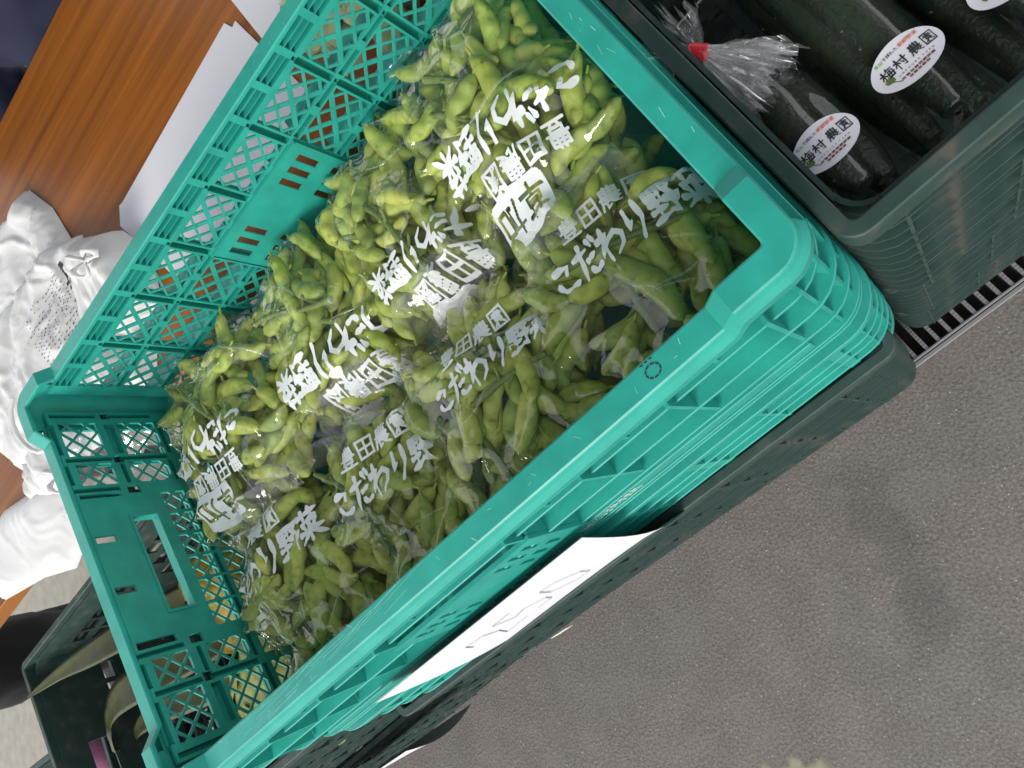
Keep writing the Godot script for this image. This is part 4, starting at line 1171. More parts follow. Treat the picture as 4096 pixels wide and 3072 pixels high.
func sticker(t: Node3D, at: Vector3, H: PackedFloat32Array, nx: int, nz: int, ox: float, oz: float, step: float) -> void:
	var hi := -1.0
	for j in nz + 1:
		var z := oz + j * step
		if absf(z - at.z) > 0.014: continue
		for i in nx + 1: hi = maxf(hi, H[j * (nx + 1) + i])
	var o := Vector3(at.x, hi + 0.0006, at.z)
	# a slightly bowed oval; text runs along +x, page top towards -z
	var bow := func(x: float) -> float: return -x * x * 9.0
	var g := Geo.new(); var ring := 40
	var a := 0.0200; var b := 0.0135
	for r in 6:
		for k in ring:
			var q := []
			for e in [[r, k], [r + 1, k], [r + 1, k + 1], [r, k + 1]]:
				var x: float = a * e[0] / 6.0 * cos(TAU * e[1] / ring); var z: float = b * e[0] / 6.0 * sin(TAU * e[1] / ring)
				q.append(o + Vector3(x, bow.call(x), z))
			if r == 0: g.tri(q[0], q[2], q[1]) if (q[2] - q[0]).cross(q[1] - q[0]).y > 0 else g.tri(q[0], q[1], q[2])
			else: g.face(q[0], q[1], q[2], q[3], o - Vector3(0, 1, 0))
	var st := part("oval_sticker", g, M.paper, t, "white oval farm sticker")
	var lay := func(txt: String, x0: float, y0: float, size: float, gap: float, weight: float, m: Material, called: String, brush := false) -> void:
		var tg := Geo.new()
		for k in txt.length():
			var q := 0
			var map := func(p: Vector2, l: float) -> Vector3:
				var x: float = x0 + gap * k + p.x * size / 100.0; var z: float = y0 + p.y * size / 100.0
				return o + Vector3(x, bow.call(x) + l, z)
			for s in G.get(txt[k], []):
				ribbon(tg, s, weight, map, 0.00022 + 0.00003 * q, brush, 40.0); q += 1
		if tg.v.size() > 0: part(called, tg, m, st)
	lay.call("梅村", -0.0150, -0.0042, 0.0072, 0.0082, 13.0, M.ink, "lettering", true)
	lay.call("農園", 0.0024, -0.0046, 0.0070, 0.0078, 12.0, M.ink, "lettering", true)
	lay.call("草加", -0.0135, -0.0092, 0.0023, 0.0024, 11.0, M.green_ink, "small_lettering")
	lay.call("で採れた", -0.0086, -0.0094, 0.0022, 0.0024, 10.0, M.ink, "small_lettering")
	lay.call("新鮮野菜", 0.0014, -0.0096, 0.0026, 0.0028, 11.0, M.orange_ink, "small_lettering")
	lay.call("UMEMURA", -0.0085, 0.0043, 0.0011, 0.0019, 13.0, M.ink, "small_lettering")
	lay.call("FARM", 0.0056, 0.0043, 0.0011, 0.0019, 13.0, M.ink, "small_lettering")
	for m in 2:
		var tg := Geo.new()
		for k in 13:
			if k % 2 != m: continue
			var x := -0.0085 + (k % 8) * 0.0025 + (0.0012 if k >= 8 else 0.0); var z := 0.0066 + (0.0018 if k >= 8 else 0.0)
			if k >= 8: x += 0.002
			var y0: float = bow.call(x) + 0.00024
			tg.quad(o + Vector3(x, y0, z + 0.0013), o + Vector3(x + 0.0020, y0, z + 0.0013), o + Vector3(x + 0.0020, y0, z), o + Vector3(x, y0, z))
		part("printed_bricks", tg, [M.brick_a, M.brick_b][m], st)
	var lg := Geo.new()
	for k in 5:
		var ang := -2.5 + k * 0.42
		var root := o + Vector3(-0.0118, bow.call(-0.0118) + 0.00022 + k * 0.00002, 0.0052); var d := Vector3(cos(ang), 0, sin(ang)); var s := Vector3(-d.z, 0, d.x)
		lg.face(root, root + d * 0.0028 + s * 0.0011, root + d * 0.0048, root + d * 0.0028 - s * 0.0011, root - Vector3(0, 1, 0))
	lg.face(o + Vector3(-0.0122, bow.call(-0.012) + 0.00020, 0.0050), o + Vector3(-0.0088, bow.call(-0.009) + 0.00020, 0.0082), o + Vector3(-0.0084, bow.call(-0.009) + 0.00020, 0.0079), o + Vector3(-0.0118, bow.call(-0.012) + 0.00020, 0.0046), o - Vector3(0, 1, 0))
	part("printed_leaf", lg, M.leaf_ink, st)

func knot(t: Node3D, at: Vector3) -> void:   # twisted neck of a bag, held by red tape, its loose end fanned out
	var tape := Geo.new(); var pts := []
	tape.tube([at + Vector3(-0.003, 0, -0.0045), at + Vector3(0.003, 0, 0.0045)], [0.0052, 0.0052], 12, 1.0)
	part("tape", tape, M.red, t, "red tape round the neck of the bag")
	rng.seed = 77
	for side in 2:
		for layer in 3:
			var g := Geo.new(); var rows := []
			var n := 30; var ph := rng.randf() * 9.0; var cr := noise(0.9, FastNoiseLite.TYPE_SIMPLEX, 2, 700 + layer + side * 5)
			for j in 12:
				var f := j / 11.0; var row := []
				for i in n:
					var a := lerpf(-1.0, 1.0, float(i) / (n - 1)) + 0.05 * cr.get_noise_2d(i * 0.4, j * 0.2)
					var spread := lerpf(0.0030, 0.019 if side == 0 else 0.024, pow(f, 0.85))
					var out := lerpf(0.003, 0.034 if side == 0 else 0.044, f) * (1.0 + 0.28 * cr.get_noise_2d(i * 0.25, 5.0))
					var d := Vector3(-0.42, 0, -0.90).rotated(Vector3.UP, (layer - 1) * 0.45) if side == 0 else Vector3(0.42, -0.25, 0.90)
					var s := Vector3.UP.cross(d).normalized()
					row.append(at + d * out + s * spread * a + Vector3(0, (0.003 + 0.007 * f) * cr.get_noise_2d(i * 0.75 + ph, f * 0.8) * 1.6 + (layer - 1) * 0.004 * (1.0 - f) - (0.010 * f if side else 0.004 * f), 0))
				rows.append(row)
			g.grid(rows)
			part("gathered_film", g, M.bunch, t)

# ---------------------------------------------------------------- price cards
func card(called_label: String, o: Vector3, w: float, h: float, curve: float, turn: float, ink: Array) -> void:
	var t := thing("price_card", called_label, "price card", o, turn, "hand-written price cards")
	# the sheet stands in the gap of the crate and bows outwards; local x along, y up, z out
	var at := func(x: float, y: float, l: float) -> Vector3:
		var f := y / h
		var z := curve * f + 0.0035 * sin(PI * f) + 0.010 * sin(PI * f) * pow(x / w, 4.0)
		return Vector3(x, y, z + l)
	var g := Geo.new()
	for side in [0.0, 0.0004]:
		var rows := []
		for j in 13:
			var row := []
			for i in 25: row.append(at.call(w * i / 24.0, h * j / 12.0, -side))
			rows.append(row)
		g.grid(rows)
	part("sheet", g, M.paper, t)
	g = Geo.new()
	for k in ink.size():
		var map := func(p: Vector2, l: float) -> Vector3: return at.call(p.x * w, (1.0 - p.y) * h, l)
		ribbon(g, ink[k], 0.0042, map, 0.0006 + k * 0.0001, false, 0.04)
	part("handwriting", g, M.ink, t)
func build_cards() -> void:
	card("white hand-written price card standing against the front of the teal crate", Vector3(-0.172, -0.340, 0.2146), 0.240, 0.238, 0.0026, 0.0,
		[[0.24, 0.30, 0.28, 0.21, 0.345, 0.24, 0.33, 0.36, 0.24, 0.53, 0.36, 0.52], [0.515, 0.20, 0.425, 0.205, 0.43, 0.34, 0.50, 0.31, 0.545, 0.40, 0.50, 0.51, 0.42, 0.52], [0.64, 0.23, 0.60, 0.36, 0.63, 0.52, 0.70, 0.50, 0.74, 0.36, 0.70, 0.24, 0.64, 0.23]])
	card("white price card below the dark rim at the bottom edge", Vector3(-0.80, -0.640, 0.2130), 0.26, 0.17, 0.012, -0.03, [[0.2, 0.3, 0.3, 0.7], [0.45, 0.3, 0.6, 0.3, 0.5, 0.7]])

# ---------------------------------------------------------------- things on the table
func crumpled(outline: Array, y0: float, hgt: float, seed_: int, crease := 0.010, step := 0.005, edge := 0.04) -> Geo:   # a soft heap inside an outline (x, z), closed below
	var poly := PackedVector2Array()
	for q in outline: poly.append(Vector2(q[0], q[1]))
	var lo := poly[0]; var hi := poly[0]
	for q in poly: lo = lo.min(q); hi = hi.max(q)
	var nx := int((hi.x - lo.x) / step) + 2; var nz := int((hi.y - lo.y) / step) + 2
	var c1 := noise(9.0, FastNoiseLite.TYPE_SIMPLEX, 2, seed_); var c2 := noise(22.0, FastNoiseLite.TYPE_CELLULAR, 2, seed_ + 1); c2.cellular_return_type = FastNoiseLite.RETURN_DISTANCE2_SUB
	var c3 := noise(5.0, FastNoiseLite.TYPE_SIMPLEX, 2, seed_ + 2)
	var h := []
	for j in nz + 1:
		var row := []
		for i in nx + 1:
			var p := lo + Vector2(i - 0.5, j - 0.5) * step
			var d := 1e9
			for k in poly.size(): d = minf(d, Geometry2D.get_closest_point_to_segment(p, poly[k], poly[(k + 1) % poly.size()]).distance_to(p))
			if not Geometry2D.is_point_in_polygon(p, poly):
				var near := p
				if d < step * 1.6:
					for k in poly.size():
						var cp := Geometry2D.get_closest_point_to_segment(p, poly[k], poly[(k + 1) % poly.size()])
						if absf(cp.distance_to(p) - d) < 1e-6: near = cp
				row.append(Vector3(near.x, -1, near.y)); continue
			var f := clampf(d / edge, 0, 1)
			var q := p + Vector2(c3.get_noise_2d(p.x, p.y), c3.get_noise_2d(p.y + 7, p.x)) * 0.05
			var r := 1.0 * pow(1.0 - absf(c1.get_noise_2d(q.x * 1.3, q.y * 0.45)), 3.0) + 0.30 * pow(1.0 - absf(c1.get_noise_2d(q.y * 1.5 + 3.0, q.x * 3.0)), 5.0)
			var y := hgt * pow(sin(f * PI / 2), 0.6) * (0.8 + 0.35 * c3.get_noise_2d(p.x, p.y)) + minf(f * 3.0, 1.0) * (crease * r + crease * 0.45 * absf(c2.get_noise_2d(q.x * 0.8, q.y * 0.5))) 
			row.append(Vector3(p.x, maxf(y, 0.0008), p.y))
		h.append(row)
	var g := Geo.new()
	for j in nz:
		for i in nx:
			var q := [h[j][i], h[j][i + 1], h[j + 1][i + 1], h[j + 1][i]]
			var n := 0
			for e in q:
				if e.y >= 0: n += 1
			if n < 4: continue
	# smooth grid with only the inside cells
	var k0 := g.v.size()
	for j in nz + 1:
		for i in nx + 1:
			var a: Vector3 = h[j][maxi(i - 1, 0)]; var b: Vector3 = h[j][mini(i + 1, nx)]; var c: Vector3 = h[maxi(j - 1, 0)][i]; var d: Vector3 = h[mini(j + 1, nz)][i]
			var me: Vector3 = h[j][i]
			var ay := maxf(a.y, 0.0); var by := maxf(b.y, 0.0); var cy := maxf(c.y, 0.0); var dy := maxf(d.y, 0.0)
			g.v.append(Vector3(me.x, y0 + maxf(me.y, 0.0), me.z)); g.n.append(Vector3(ay - by, 2.0 * step, cy - dy).normalized())
	for j in nz:
		for i in nx:
			var n := 0
			for e in [h[j][i], h[j][i + 1], h[j + 1][i + 1], h[j + 1][i]]:
				if e.y >= 0: n += 1
			if n < 1: continue
			var a := k0 + j * (nx + 1) + i; var b := a + 1; var c := b + nx + 1; var d := a + nx + 1
			g.ix.append_array([a, b, c, a, c, d])
	# underside
	var m := g.v.size()
	for k in m: g.v.append(Vector3(g.v[k].x, y0 - 0.0004, g.v[k].z)); g.n.append(Vector3.DOWN)
	var tris := g.ix.size()
	for k in range(0, tris, 3): g.ix.append_array([g.ix[k] + m, g.ix[k + 2] + m, g.ix[k + 1] + m])
	return g

func build_table_things() -> void:
	var Y := TABLE
	# papers
	var papers := [
		["large white paper sheet on the table behind the teal crate", [[-0.300, -0.508], [-0.285, -0.532], [-0.278, -0.530], [0.002, -0.545], [0.008, -0.528], [0.016, -0.530], [0.046, -0.338], [-0.245, -0.340]], 0.0012],
		["white paper sheet at the top edge, apart from the larger sheet", [[0.0265, -0.575], [0.280, -0.600], [0.285, -0.430], [0.036, -0.420]], 0.0012],
	]
	for i in 2:
		var g := Geo.new(); var p = papers[i]
		var top := PackedVector2Array()
		for q in p[1]: top.append(Vector2(q[0], q[1]))
		var tri := Geometry2D.triangulate_polygon(top)
		var y: float = Y + 0.0006 + i * 0.0016
		for k in range(0, tri.size(), 3):
			for s in [0.0, p[2]]:
				var a := Vector3(top[tri[k]].x, y + s, top[tri[k]].y); var b := Vector3(top[tri[k + 1]].x, y + s, top[tri[k + 1]].y); var c := Vector3(top[tri[k + 2]].x, y + s, top[tri[k + 2]].y)
				if ((b - a).cross(c - a).y > 0) == (s > 0): g.tri(a, b, c)
				else: g.tri(a, c, b)
		for k in top.size():
			var a := top[k]; var b := top[(k + 1) % top.size()]
			g.face(Vector3(a.x, y, a.y), Vector3(b.x, y, b.y), Vector3(b.x, y + p[2], b.y), Vector3(a.x, y + p[2], a.y), Vector3(-0.1 + i * 0.28, y, -0.46))
		solo("paper_sheet", g, M.paper, p[0], "paper")
	# white carrier bags
	var heaps := [
		["folded white carrier bags at the back of the table heap", [[-0.62, -0.74], [-0.44, -0.735], [-0.408, -0.66], [-0.395, -0.56], [-0.44, -0.47], [-0.60, -0.50], [-0.78, -0.6]], 0.020, 201, 0.006],
		["white carrier bag printed with rows of small black warning text", [[-0.62, -0.60], [-0.42, -0.590], [-0.36, -0.55], [-0.375, -0.44], [-0.40, -0.38], [-0.50, -0.33], [-0.66, -0.36], [-0.74, -0.48]], 0.030, 211, 0.007],
		["knotted white carrier bag beside the back rim of the teal crate", [[-0.375, -0.560], [-0.300, -0.500], [-0.270, -0.430], [-0.290, -0.37], [-0.35, -0.35], [-0.415, -0.40], [-0.42, -0.48]], 0.045, 221, 0.006],
		["white carrier bag with a soft knot at the corner of the teal crate", [[-0.40, -0.40], [-0.33, -0.33], [-0.36, -0.288], [-0.46, -0.26], [-0.60, -0.28], [-0.70, -0.33], [-0.66, -0.42], [-0.52, -0.44]], 0.034, 231, 0.008],
		["flat stack of white carrier bags hanging over the table corner", [[-0.55, -0.295], [-0.585, -0.225], [-0.66, -0.200], [-0.74, -0.235], [-0.86, -0.27], [-0.90, -0.36], [-0.78, -0.38], [-0.65, -0.34]], 0.020, 241, 0.0022],
	]
	for i in heaps.size():
		var h = heaps[i]
		var g := crumpled(h[1], Y + 0.001 + (0.012 if i == 1 else 0.0), h[2], h[3], h[4])
		var o := thing("carrier_bag", h[0], "plastic bag", Vector3.ZERO, 0.0, "white carrier bags on the table")
		part("bag_body", g, M.plastic_white, o)
		if i == 1:   # rows of fine print
			var pg := Geo.new()
			rng.seed = 9
			var hit := func(x: float, z: float) -> float: return top_of(g, x, z)
			for r in 13:
				var n := 13 + (r * 5) % 9
				for k in n:
					var x := -0.415 - r * 0.0072 + k * 0.0018; var z := -0.525 + k * 0.0076 + r * 0.0012
					if rng.randf() < 0.12: continue
					var s := rng.randf_range(0.0018, 0.0030)
					var y: float = hit.call(x, z) + 0.0012
					pg.quad(Vector3(x, y, z + s), Vector3(x + s * 0.9, y, z + s), Vector3(x + s * 0.9, y, z), Vector3(x, y, z))
			for k in 18:
				var z := -0.528 + k * 0.0062; var x := -0.402 + k * 0.0010
				var y: float = hit.call(x, z) + 0.0014
				pg.quad(Vector3(x, y, z + 0.0064), Vector3(x + 0.007, y, z + 0.0064), Vector3(x + 0.007, y, z), Vector3(x, y, z))
			part("fine_print", pg, M.ink, o)
		if i == 2 or i == 3:
			var k := Vector3(-0.312, Y + 0.060, -0.440) if i == 2 else Vector3(-0.520, Y + 0.056, -0.262)
			var loops := [[0.026, 0.007, 0.4], [0.022, 0.006, 2.3], [0.018, 0.006, 4.0]]
			for q in loops:
				var kg := Geo.new(); var pts := []; var rad := []
				for s in 13:
					var f := s / 12.0; var a := TAU * f
					pts.append(k + Vector3(cos(q[2]) * q[0] * (0.5 - 0.5 * cos(a)) + 0.008 * sin(a), 0.010 * sin(a * 0.5) + 0.004 * sin(a * 2.0), sin(q[2]) * q[0] * (0.5 - 0.5 * cos(a)) + 0.010 * sin(a)))
					rad.append(q[1] * (0.55 + 0.25 * sin(a * 3.0 + q[2])))
				kg.tube(pts, rad, 9, 0.6)
				part("knot_loop", kg, M.plastic_white, o)
			if i == 3:
				var hg := Geo.new(); var pts := []; var rad := []
				for s in 16:
					var a := -0.4 + s * 0.30
					pts.append(Vector3(-0.50 + 0.062 * cos(a), Y + 0.070 + 0.006 * sin(a * 2.0), -0.355 + 0.055 * sin(a))); rad.append(0.0032)
				hg.tube(pts, rad, 7)
				part("handle", hg, M.plastic_white, o)
	# clear package between the bags and the crate
	var g := crumpled([[-0.36, -0.30], [-0.40, -0.245], [-0.50, -0.215], [-0.585, -0.215], [-0.60, -0.262], [-0.50, -0.30], [-0.42, -0.33]], Y + 0.001, 0.030, 251, 0.010)
	var o := thing("clear_package", "crumpled clear package with a white tag beside the crate", "package")
	part("contents", g, mat(lin(0.16, 0.13, 0.12), 0.5), o)
	var fg := crumpled([[-0.355, -0.30], [-0.40, -0.240], [-0.50, -0.210], [-0.590, -0.210], [-0.605, -0.262], [-0.50, -0.305], [-0.42, -0.335]], Y + 0.004, 0.034, 257, 0.012)
	part("film", fg, M.film, o)
	g = Geo.new(); g.cbox(Vector3(-0.017, 0, -0.010), Vector3(0.017, 0.0008, 0.010), 0.0002)
	var tg := part("paper_tag", g, M.paper, o); tg.transform = Transform3D(Basis(Vector3.UP, 0.5), Vector3(-0.525, Y + 0.050, -0.268))
	# vegetables behind the crate, seen through its lattice
	rng.seed = 31
	for i in 3:
		var c: Vector3 = [Vector3(0.155, Y, -0.345), Vector3(0.262, Y, -0.335), Vector3(0.215, Y, -0.420)][i]
		var t := thing("leafy_bundle", ["pale green leafy vegetables seen through the back lattice", "dark leafy bundle in a printed bag behind the lattice", "grey-leaved bundle behind the lattice near the crate corner"][i], "vegetables", c)
		for k in 26:
			var lg := Geo.new(); var a := rng.randf() * TAU; var d := Vector3(cos(a), 0, sin(a)); var s := Vector3(-d.z, 0, d.x); var rows := []
			var q := Vector3(rng.randf_range(-0.03, 0.03), rng.randf_range(0.004, 0.05), rng.randf_range(-0.04, 0.04))
			for j in 6:
				var f := j / 5.0; var row := []
				for e in 5:
					var w := (e / 4.0 - 0.5) * 2.0
					row.append(q + d * 0.055 * f + s * w * 0.022 * sin(PI * (0.15 + 0.8 * f)) + Vector3(0, 0.012 * sin(f * 3.0) + 0.004 * sin(w * 5.0 + f * 9.0), 0))
				rows.append(row)
			lg.grid(rows)
			part("leaf", lg, [M.pale_leaf, M.dark_leaf, M.dark_leaf][i] if k % 3 else [M.pale_leaf, M.dark_leaf, M.pale_leaf][i], t)
		if i == 1:
			var pg := Geo.new()
			text_line(pg, "野菜園", Vector3(-0.045, 0.074, 0.035), Vector3(1, 0, 0), Vector3(0, 0.2, -1).normalized(), 0.030, 0.032, 0.14)
			part("lettering", pg, M.print, t)
func top_of(g: Geo, x: float, z: float) -> float:
	var best := -9.0; var bd := 1e9
	var n := g.v.size() / 2
	for k in n:
		var q := g.v[k]; var d := (q.x - x) * (q.x - x) + (q.z - z) * (q.z - z)
		if d < bd: bd = d; best = q.y
	return best

# ---------------------------------------------------------------- things in and beyond the leek crate
func build_left_things() -> void:
	var leaves := [
		["long olive leek leaf reaching up to the crate's far rim", [Vector3(-0.66, -0.33, -0.120), Vector3(-0.74, -0.298, -0.128), Vector3(-0.815, -0.274, -0.136), Vector3(-0.90, -0.262, -0.150), Vector3(-0.972, -0.240, -0.152)], 0.026],
		["broad folded leek leaf crossing the middle of the dark crate", [Vector3(-0.66, -0.36, -0.045), Vector3(-0.74, -0.318, -0.052), Vector3(-0.815, -0.288, -0.058), Vector3(-0.89, -0.300, -0.050), Vector3(-0.955, -0.33, -0.022), Vector3(-0.968, -0.37, 0.01)], 0.030],
		["short leek leaf lying under the broad folded one", [Vector3(-0.66, -0.36, 0.02), Vector3(-0.74, -0.325, -0.002), Vector3(-0.82, -0.318, -0.016), Vector3(-0.90, -0.338, -0.022), Vector3(-0.955, -0.365, -0.020)], 0.024],
	]
	for l in leaves:
		var g := Geo.new(); var cv := Curve3D.new()
		for q in l[1]: cv.add_point(q, Vector3.ZERO, Vector3.ZERO)
		var rows := []; var n := 30
		for i in n + 1:
			var f := float(i) / n
			var k: float = f * (l[1].size() - 1); var a := mini(int(k), l[1].size() - 2)
			var p: Vector3 = l[1][a].cubic_interpolate(l[1][a + 1], l[1][maxi(a - 1, 0)], l[1][mini(a + 2, l[1].size() - 1)], k - a)
			var p2: Vector3 = p + (l[1][a + 1] - l[1][a]).normalized() * 0.01
			var t := (p2 - p).normalized(); var s := t.cross(Vector3.UP).normalized()
			var w: float = l[2] * (1.0 - pow(f, 3.0)) * (0.8 + 0.2 * sin(f * 5.0)) + 0.0008
			var roll := 0.25 * sin(f * 4.0)
			s = s.rotated(t, roll); var u := s.cross(t)
			var row := []
			for e in 7:
				var x := (e / 6.0 - 0.5) * 2.0
				row.append(p + s * w * x + u * (0.18 * w * absf(x)))
			for e in range(5, 0, -1):
				var x := (e / 6.0 - 0.5) * 2.0
				row.append(p + s * w * x + u * (0.18 * w * absf(x) - 0.0007))
			rows.append(row)
		g.grid(rows, true)
		solo("leek_leaf", g, M.leek, l[0], "leek", "leek leaves in the dark crate")
	var blobs := [
		["squash", "orange and green squash seen through the hand hole", Vector3(-0.680, -0.436, -0.120), Vector3(0.090, 0.086, 0.090), "squash", "squash"],
		["cabbage", "pale green cabbage seen through the end wall lattice", Vector3(-0.575, -0.418, 0.062), Vector3(0.115, 0.108, 0.105), "cabbage", "cabbage"],
		["turnip", "pink-skinned turnip just outside the crate of leeks", Vector3(-1.090, -0.370, -0.050), Vector3(0.050, 0.045, 0.050), "pink", "turnip"],
		["turnip", "pink turnip low behind the end wall of the leek crate", Vector3(-1.095, -0.395, 0.055), Vector3(0.050, 0.045, 0.050), "pink", "turnip"],
	]
	for bI in blobs:
		var t := thing(bI[0], bI[1], bI[5], bI[2])
		var g := Geo.new(); var rows := []
		for i in 21:
			var a := PI * i / 20.0; var row := []
			for j in 32:
				var o := TAU * j / 32.0
				var r: float = 1.0 + (0.07 * absf(sin(o * 5.0)) if bI[0] == "squash" else (0.04 * sin(o * 3.0 + a * 4.0) if bI[0] == "cabbage" else 0.02 * sin(o * 2.0)))
				row.append(Vector3(bI[3].x * sin(a) * cos(o) * r, -bI[3].y * cos(a) * (1.0 - 0.12 * exp(-a * a * 6.0)) , bI[3].z * sin(a) * sin(o) * r))
			rows.append(row)
		g.grid(rows, true)
		part("flesh", g, M[bI[4]], t)
		g = Geo.new()
		if bI[0] == "cabbage":
			for k in 5:
				var lg := Geo.new(); var lr := []
				for i in 9:
					var row := []
					for j in 11:
						var a := 0.25 + 1.2 * i / 8.0; var o := k * 1.26 + (j / 10.0 - 0.5) * 1.9 * sin(a)
						var r := 1.03 + 0.02 * k / 5.0 + 0.03 * sin(j * 1.3) * (i / 8.0) + 0.12 * pow(i / 8.0, 4.0)
						row.append(Vector3(bI[3].x * sin(a) * cos(o), bI[3].y * cos(a), bI[3].z * sin(a) * sin(o)) * r)
					lr.append(row)
				lg.grid(lr); part("leaf", lg, M.cabbage, t)
		else:
			g.tube([Vector3(0, bI[3].y * 0.8, 0), Vector3(0.004, bI[3].y + 0.012, 0.003), Vector3(0.010, bI[3].y + 0.022, 0.004)], [0.008, 0.0055, 0.006], 7)
			part("stalk", g, M.leek, t)

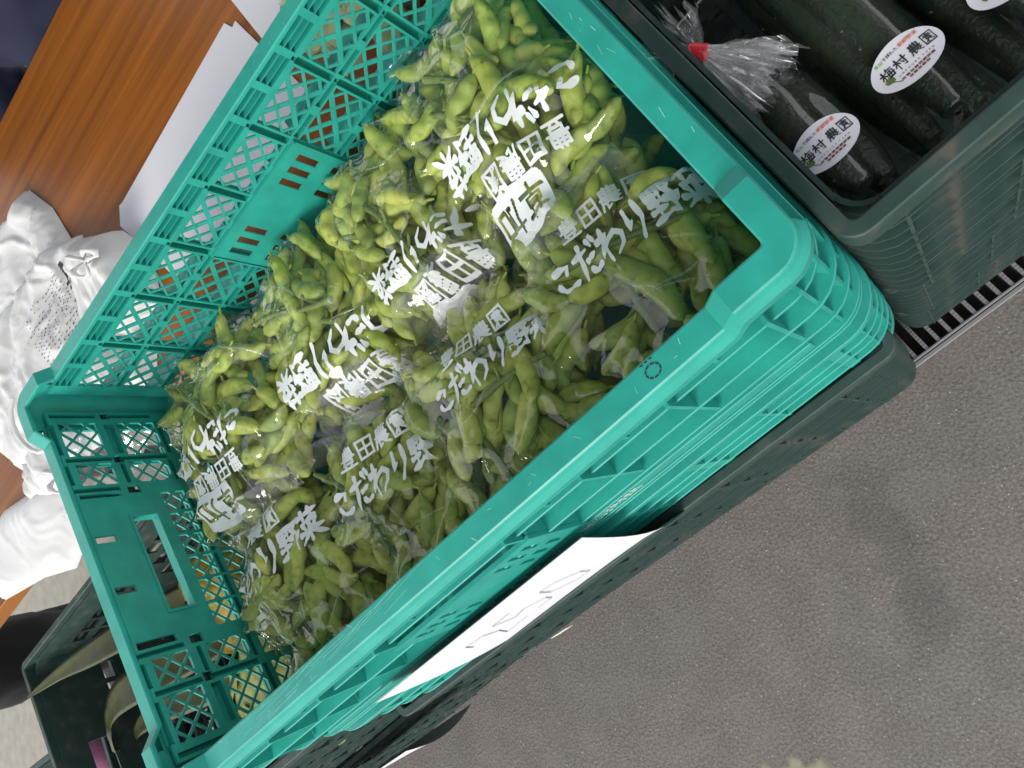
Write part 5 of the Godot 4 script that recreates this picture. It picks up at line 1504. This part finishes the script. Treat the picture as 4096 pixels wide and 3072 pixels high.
# ---------------------------------------------------------------- people: one skin over joints, meshed as surface nets
func build_people() -> void:
	person("person in dark navy trousers standing behind the wooden table", Vector3(-0.40, GROUND, -1.040), 0.0, M.navy, M.navy, 0.112)
	person("person in black trousers standing beyond the leek crate", Vector3(-1.60, GROUND, -0.49), -0.4, M.charcoal, M.charcoal, 0.105)
func person(label: String, at: Vector3, turn: float, trousers: Material, shirt: Material, thick: float) -> void:
	var t := thing("person", label, "person", at, turn)
	var J := {"hl": Vector3(-0.10, 0.90, 0), "hr": Vector3(0.10, 0.90, 0), "kl": Vector3(-0.115, 0.49, 0.02), "kr": Vector3(0.115, 0.49, 0.02), "al": Vector3(-0.12, 0.09, -0.01), "ar": Vector3(0.12, 0.09, -0.01), "tl": Vector3(-0.13, 0.04, 0.14), "tr": Vector3(0.13, 0.04, 0.14),
		"w": Vector3(0, 1.05, 0.0), "c": Vector3(0, 1.30, 0.0), "n": Vector3(0, 1.47, 0.0), "h": Vector3(0, 1.60, 0.02), "sl": Vector3(-0.18, 1.40, 0), "sr": Vector3(0.18, 1.40, 0), "el": Vector3(-0.25, 1.13, -0.04), "er": Vector3(0.25, 1.13, -0.04), "fl": Vector3(-0.20, 1.06, 0.10), "fr": Vector3(0.20, 1.06, 0.10)}
	var bones := [["hl", "kl", thick, 0.088, 1], ["hr", "kr", thick, 0.088, 1], ["kl", "al", 0.088, 0.080, 1], ["kr", "ar", 0.088, 0.080, 1], ["al", "tl", 0.045, 0.038, 2], ["ar", "tr", 0.045, 0.038, 2], ["hl", "hr", 0.115, 0.115, 1], ["hl", "w", 0.11, 0.125, 1], ["hr", "w", 0.11, 0.125, 1], ["w", "c", 0.125, 0.135, 0], ["sl", "sr", 0.075, 0.075, 0], ["c", "n", 0.11, 0.055, 0], ["n", "h", 0.05, 0.09, 3], ["sl", "el", 0.058, 0.045, 0], ["sr", "er", 0.058, 0.045, 0], ["el", "fl", 0.044, 0.03, 0], ["er", "fr", 0.044, 0.03, 0]]
	var cell := 0.022
	var lo := Vector3(-0.36, -0.02, -0.20); var dim := Vector3i(33, 81, 22)
	var fold := noise(9.0, FastNoiseLite.TYPE_SIMPLEX, 2, 5)
	var D := PackedFloat32Array(); D.resize((dim.x + 1) * (dim.y + 1) * (dim.z + 1))
	for z in dim.z + 1:
		for y in dim.y + 1:
			for x in dim.x + 1:
				var p := lo + Vector3(x, y, z) * cell
				var d := 1.0
				for b in bones:
					var a: Vector3 = J[b[0]]; var e: Vector3 = J[b[1]]
					if p.y < minf(a.y, e.y) - 0.2 or p.y > maxf(a.y, e.y) + 0.2: continue
					var f := clampf((p - a).dot(e - a) / (e - a).length_squared(), 0, 1)
					var q := p.distance_to(a.lerp(e, f)) - lerpf(b[2], b[3], f)
					var h := clampf(0.5 + 0.5 * (d - q) / 0.035, 0, 1)
					d = lerpf(d, q, h) - 0.035 * h * (1 - h)
				if p.y < 1.4 and p.y > 0.1: d -= 0.020 * fold.get_noise_3d(p.x * 1.2, p.y * 0.7, p.z * 1.2)
				D[(z * (dim.y + 1) + y) * (dim.x + 1) + x] = d
	var sx := 1; var sy := dim.x + 1; var sz := (dim.x + 1) * (dim.y + 1)
	var id := {}; var V := PackedVector3Array()
	for z in dim.z:
		for y in dim.y:
			for x in dim.x:
				var k := z * sz + y * sy + x
				var s := Vector3.ZERO; var n := 0
				for e in [[0, 0, 0, 0], [0, 1, 0, 0], [0, 0, 1, 0], [0, 1, 1, 0], [1, 0, 0, 0], [1, 1, 0, 0], [1, 0, 0, 1], [1, 1, 0, 1], [2, 0, 0, 0], [2, 1, 0, 0], [2, 0, 1, 0], [2, 1, 1, 0]]:
					var o := Vector3i(0, e[1], e[2]) if e[0] == 0 else (Vector3i(e[1], 0, e[3]) if e[0] == 1 else Vector3i(e[1], e[2], 0))
					var st: int = [sx, sy, sz][e[0]]
					var a := k + o.x * sx + o.y * sy + o.z * sz
					var da := D[a]; var db := D[a + st]
					if (da < 0) == (db < 0): continue
					var q := Vector3(o); q[e[0]] += da / (da - db)
					s += q; n += 1
				if n:
					id[k] = V.size(); V.append(lo + (Vector3(x, y, z) + s / n) * cell)
	var F := []
	for key in id.keys():
		var x: int = key % sy; var y: int = (key / sy) % (dim.y + 1); var z: int = key / sz
		for ax in 3:
			var st: int = [sx, sy, sz][ax]
			var u: int = [sy, sz, sx][ax]; var w: int = [sz, sx, sy][ax]
			if (D[key] < 0) == (D[key + st] < 0): continue
			if not (id.has(key - u) and id.has(key - w) and id.has(key - u - w)): continue
			var q := [id[key], id[key - u], id[key - u - w], id[key - w]]
			F.append(q if D[key] >= 0 else [q[3], q[2], q[1], q[0]])
	var N := PackedVector3Array(); N.resize(V.size())
	for q in F:
		var nn := (V[q[1]] - V[q[0]]).cross(V[q[2]] - V[q[0]])
		for e in q: N[e] += nn
	var g := Geo.new()
	g.v = V
	for k in N.size(): g.n.append(N[k].normalized())
	for q in F: g.ix.append_array([q[0], q[2], q[1], q[0], q[3], q[2]])
	part("body", g, trousers, t)

# ---------------------------------------------------------------- the tent roof over the stall: it shades the things from above, light comes in under its open sides
func build_canopy() -> void:
	var t := thing("market_canopy", "market tent roof on four poles over the stall", "canopy")
	var g := Geo.new(); var rows := []
	for i in 9:
		var row := []
		for j in 13:
			var x := lerpf(-1.5, 3.2, j / 12.0); var z := lerpf(-2.9, 0.45, i / 8.0)
			row.append(Vector3(x, 1.45 + 0.45 * (1.0 - maxf(absf(j / 6.0 - 1.0), absf(i / 4.0 - 1.0))), z))
		rows.append(row)
	rows.reverse(); g.grid(rows)
	part("roof_sheet", g, mat(lin(0.16, 0.17, 0.19), 0.85), t)
	for q in [[-1.45, -2.85], [-1.45, 0.42], [3.15, -2.85], [3.15, 0.42]]:
		g = Geo.new(); g.tube([Vector3(q[0], GROUND, q[1]), Vector3(q[0], 1.46, q[1])], [0.02, 0.02], 8)
		part("pole", g, M.steel, t)
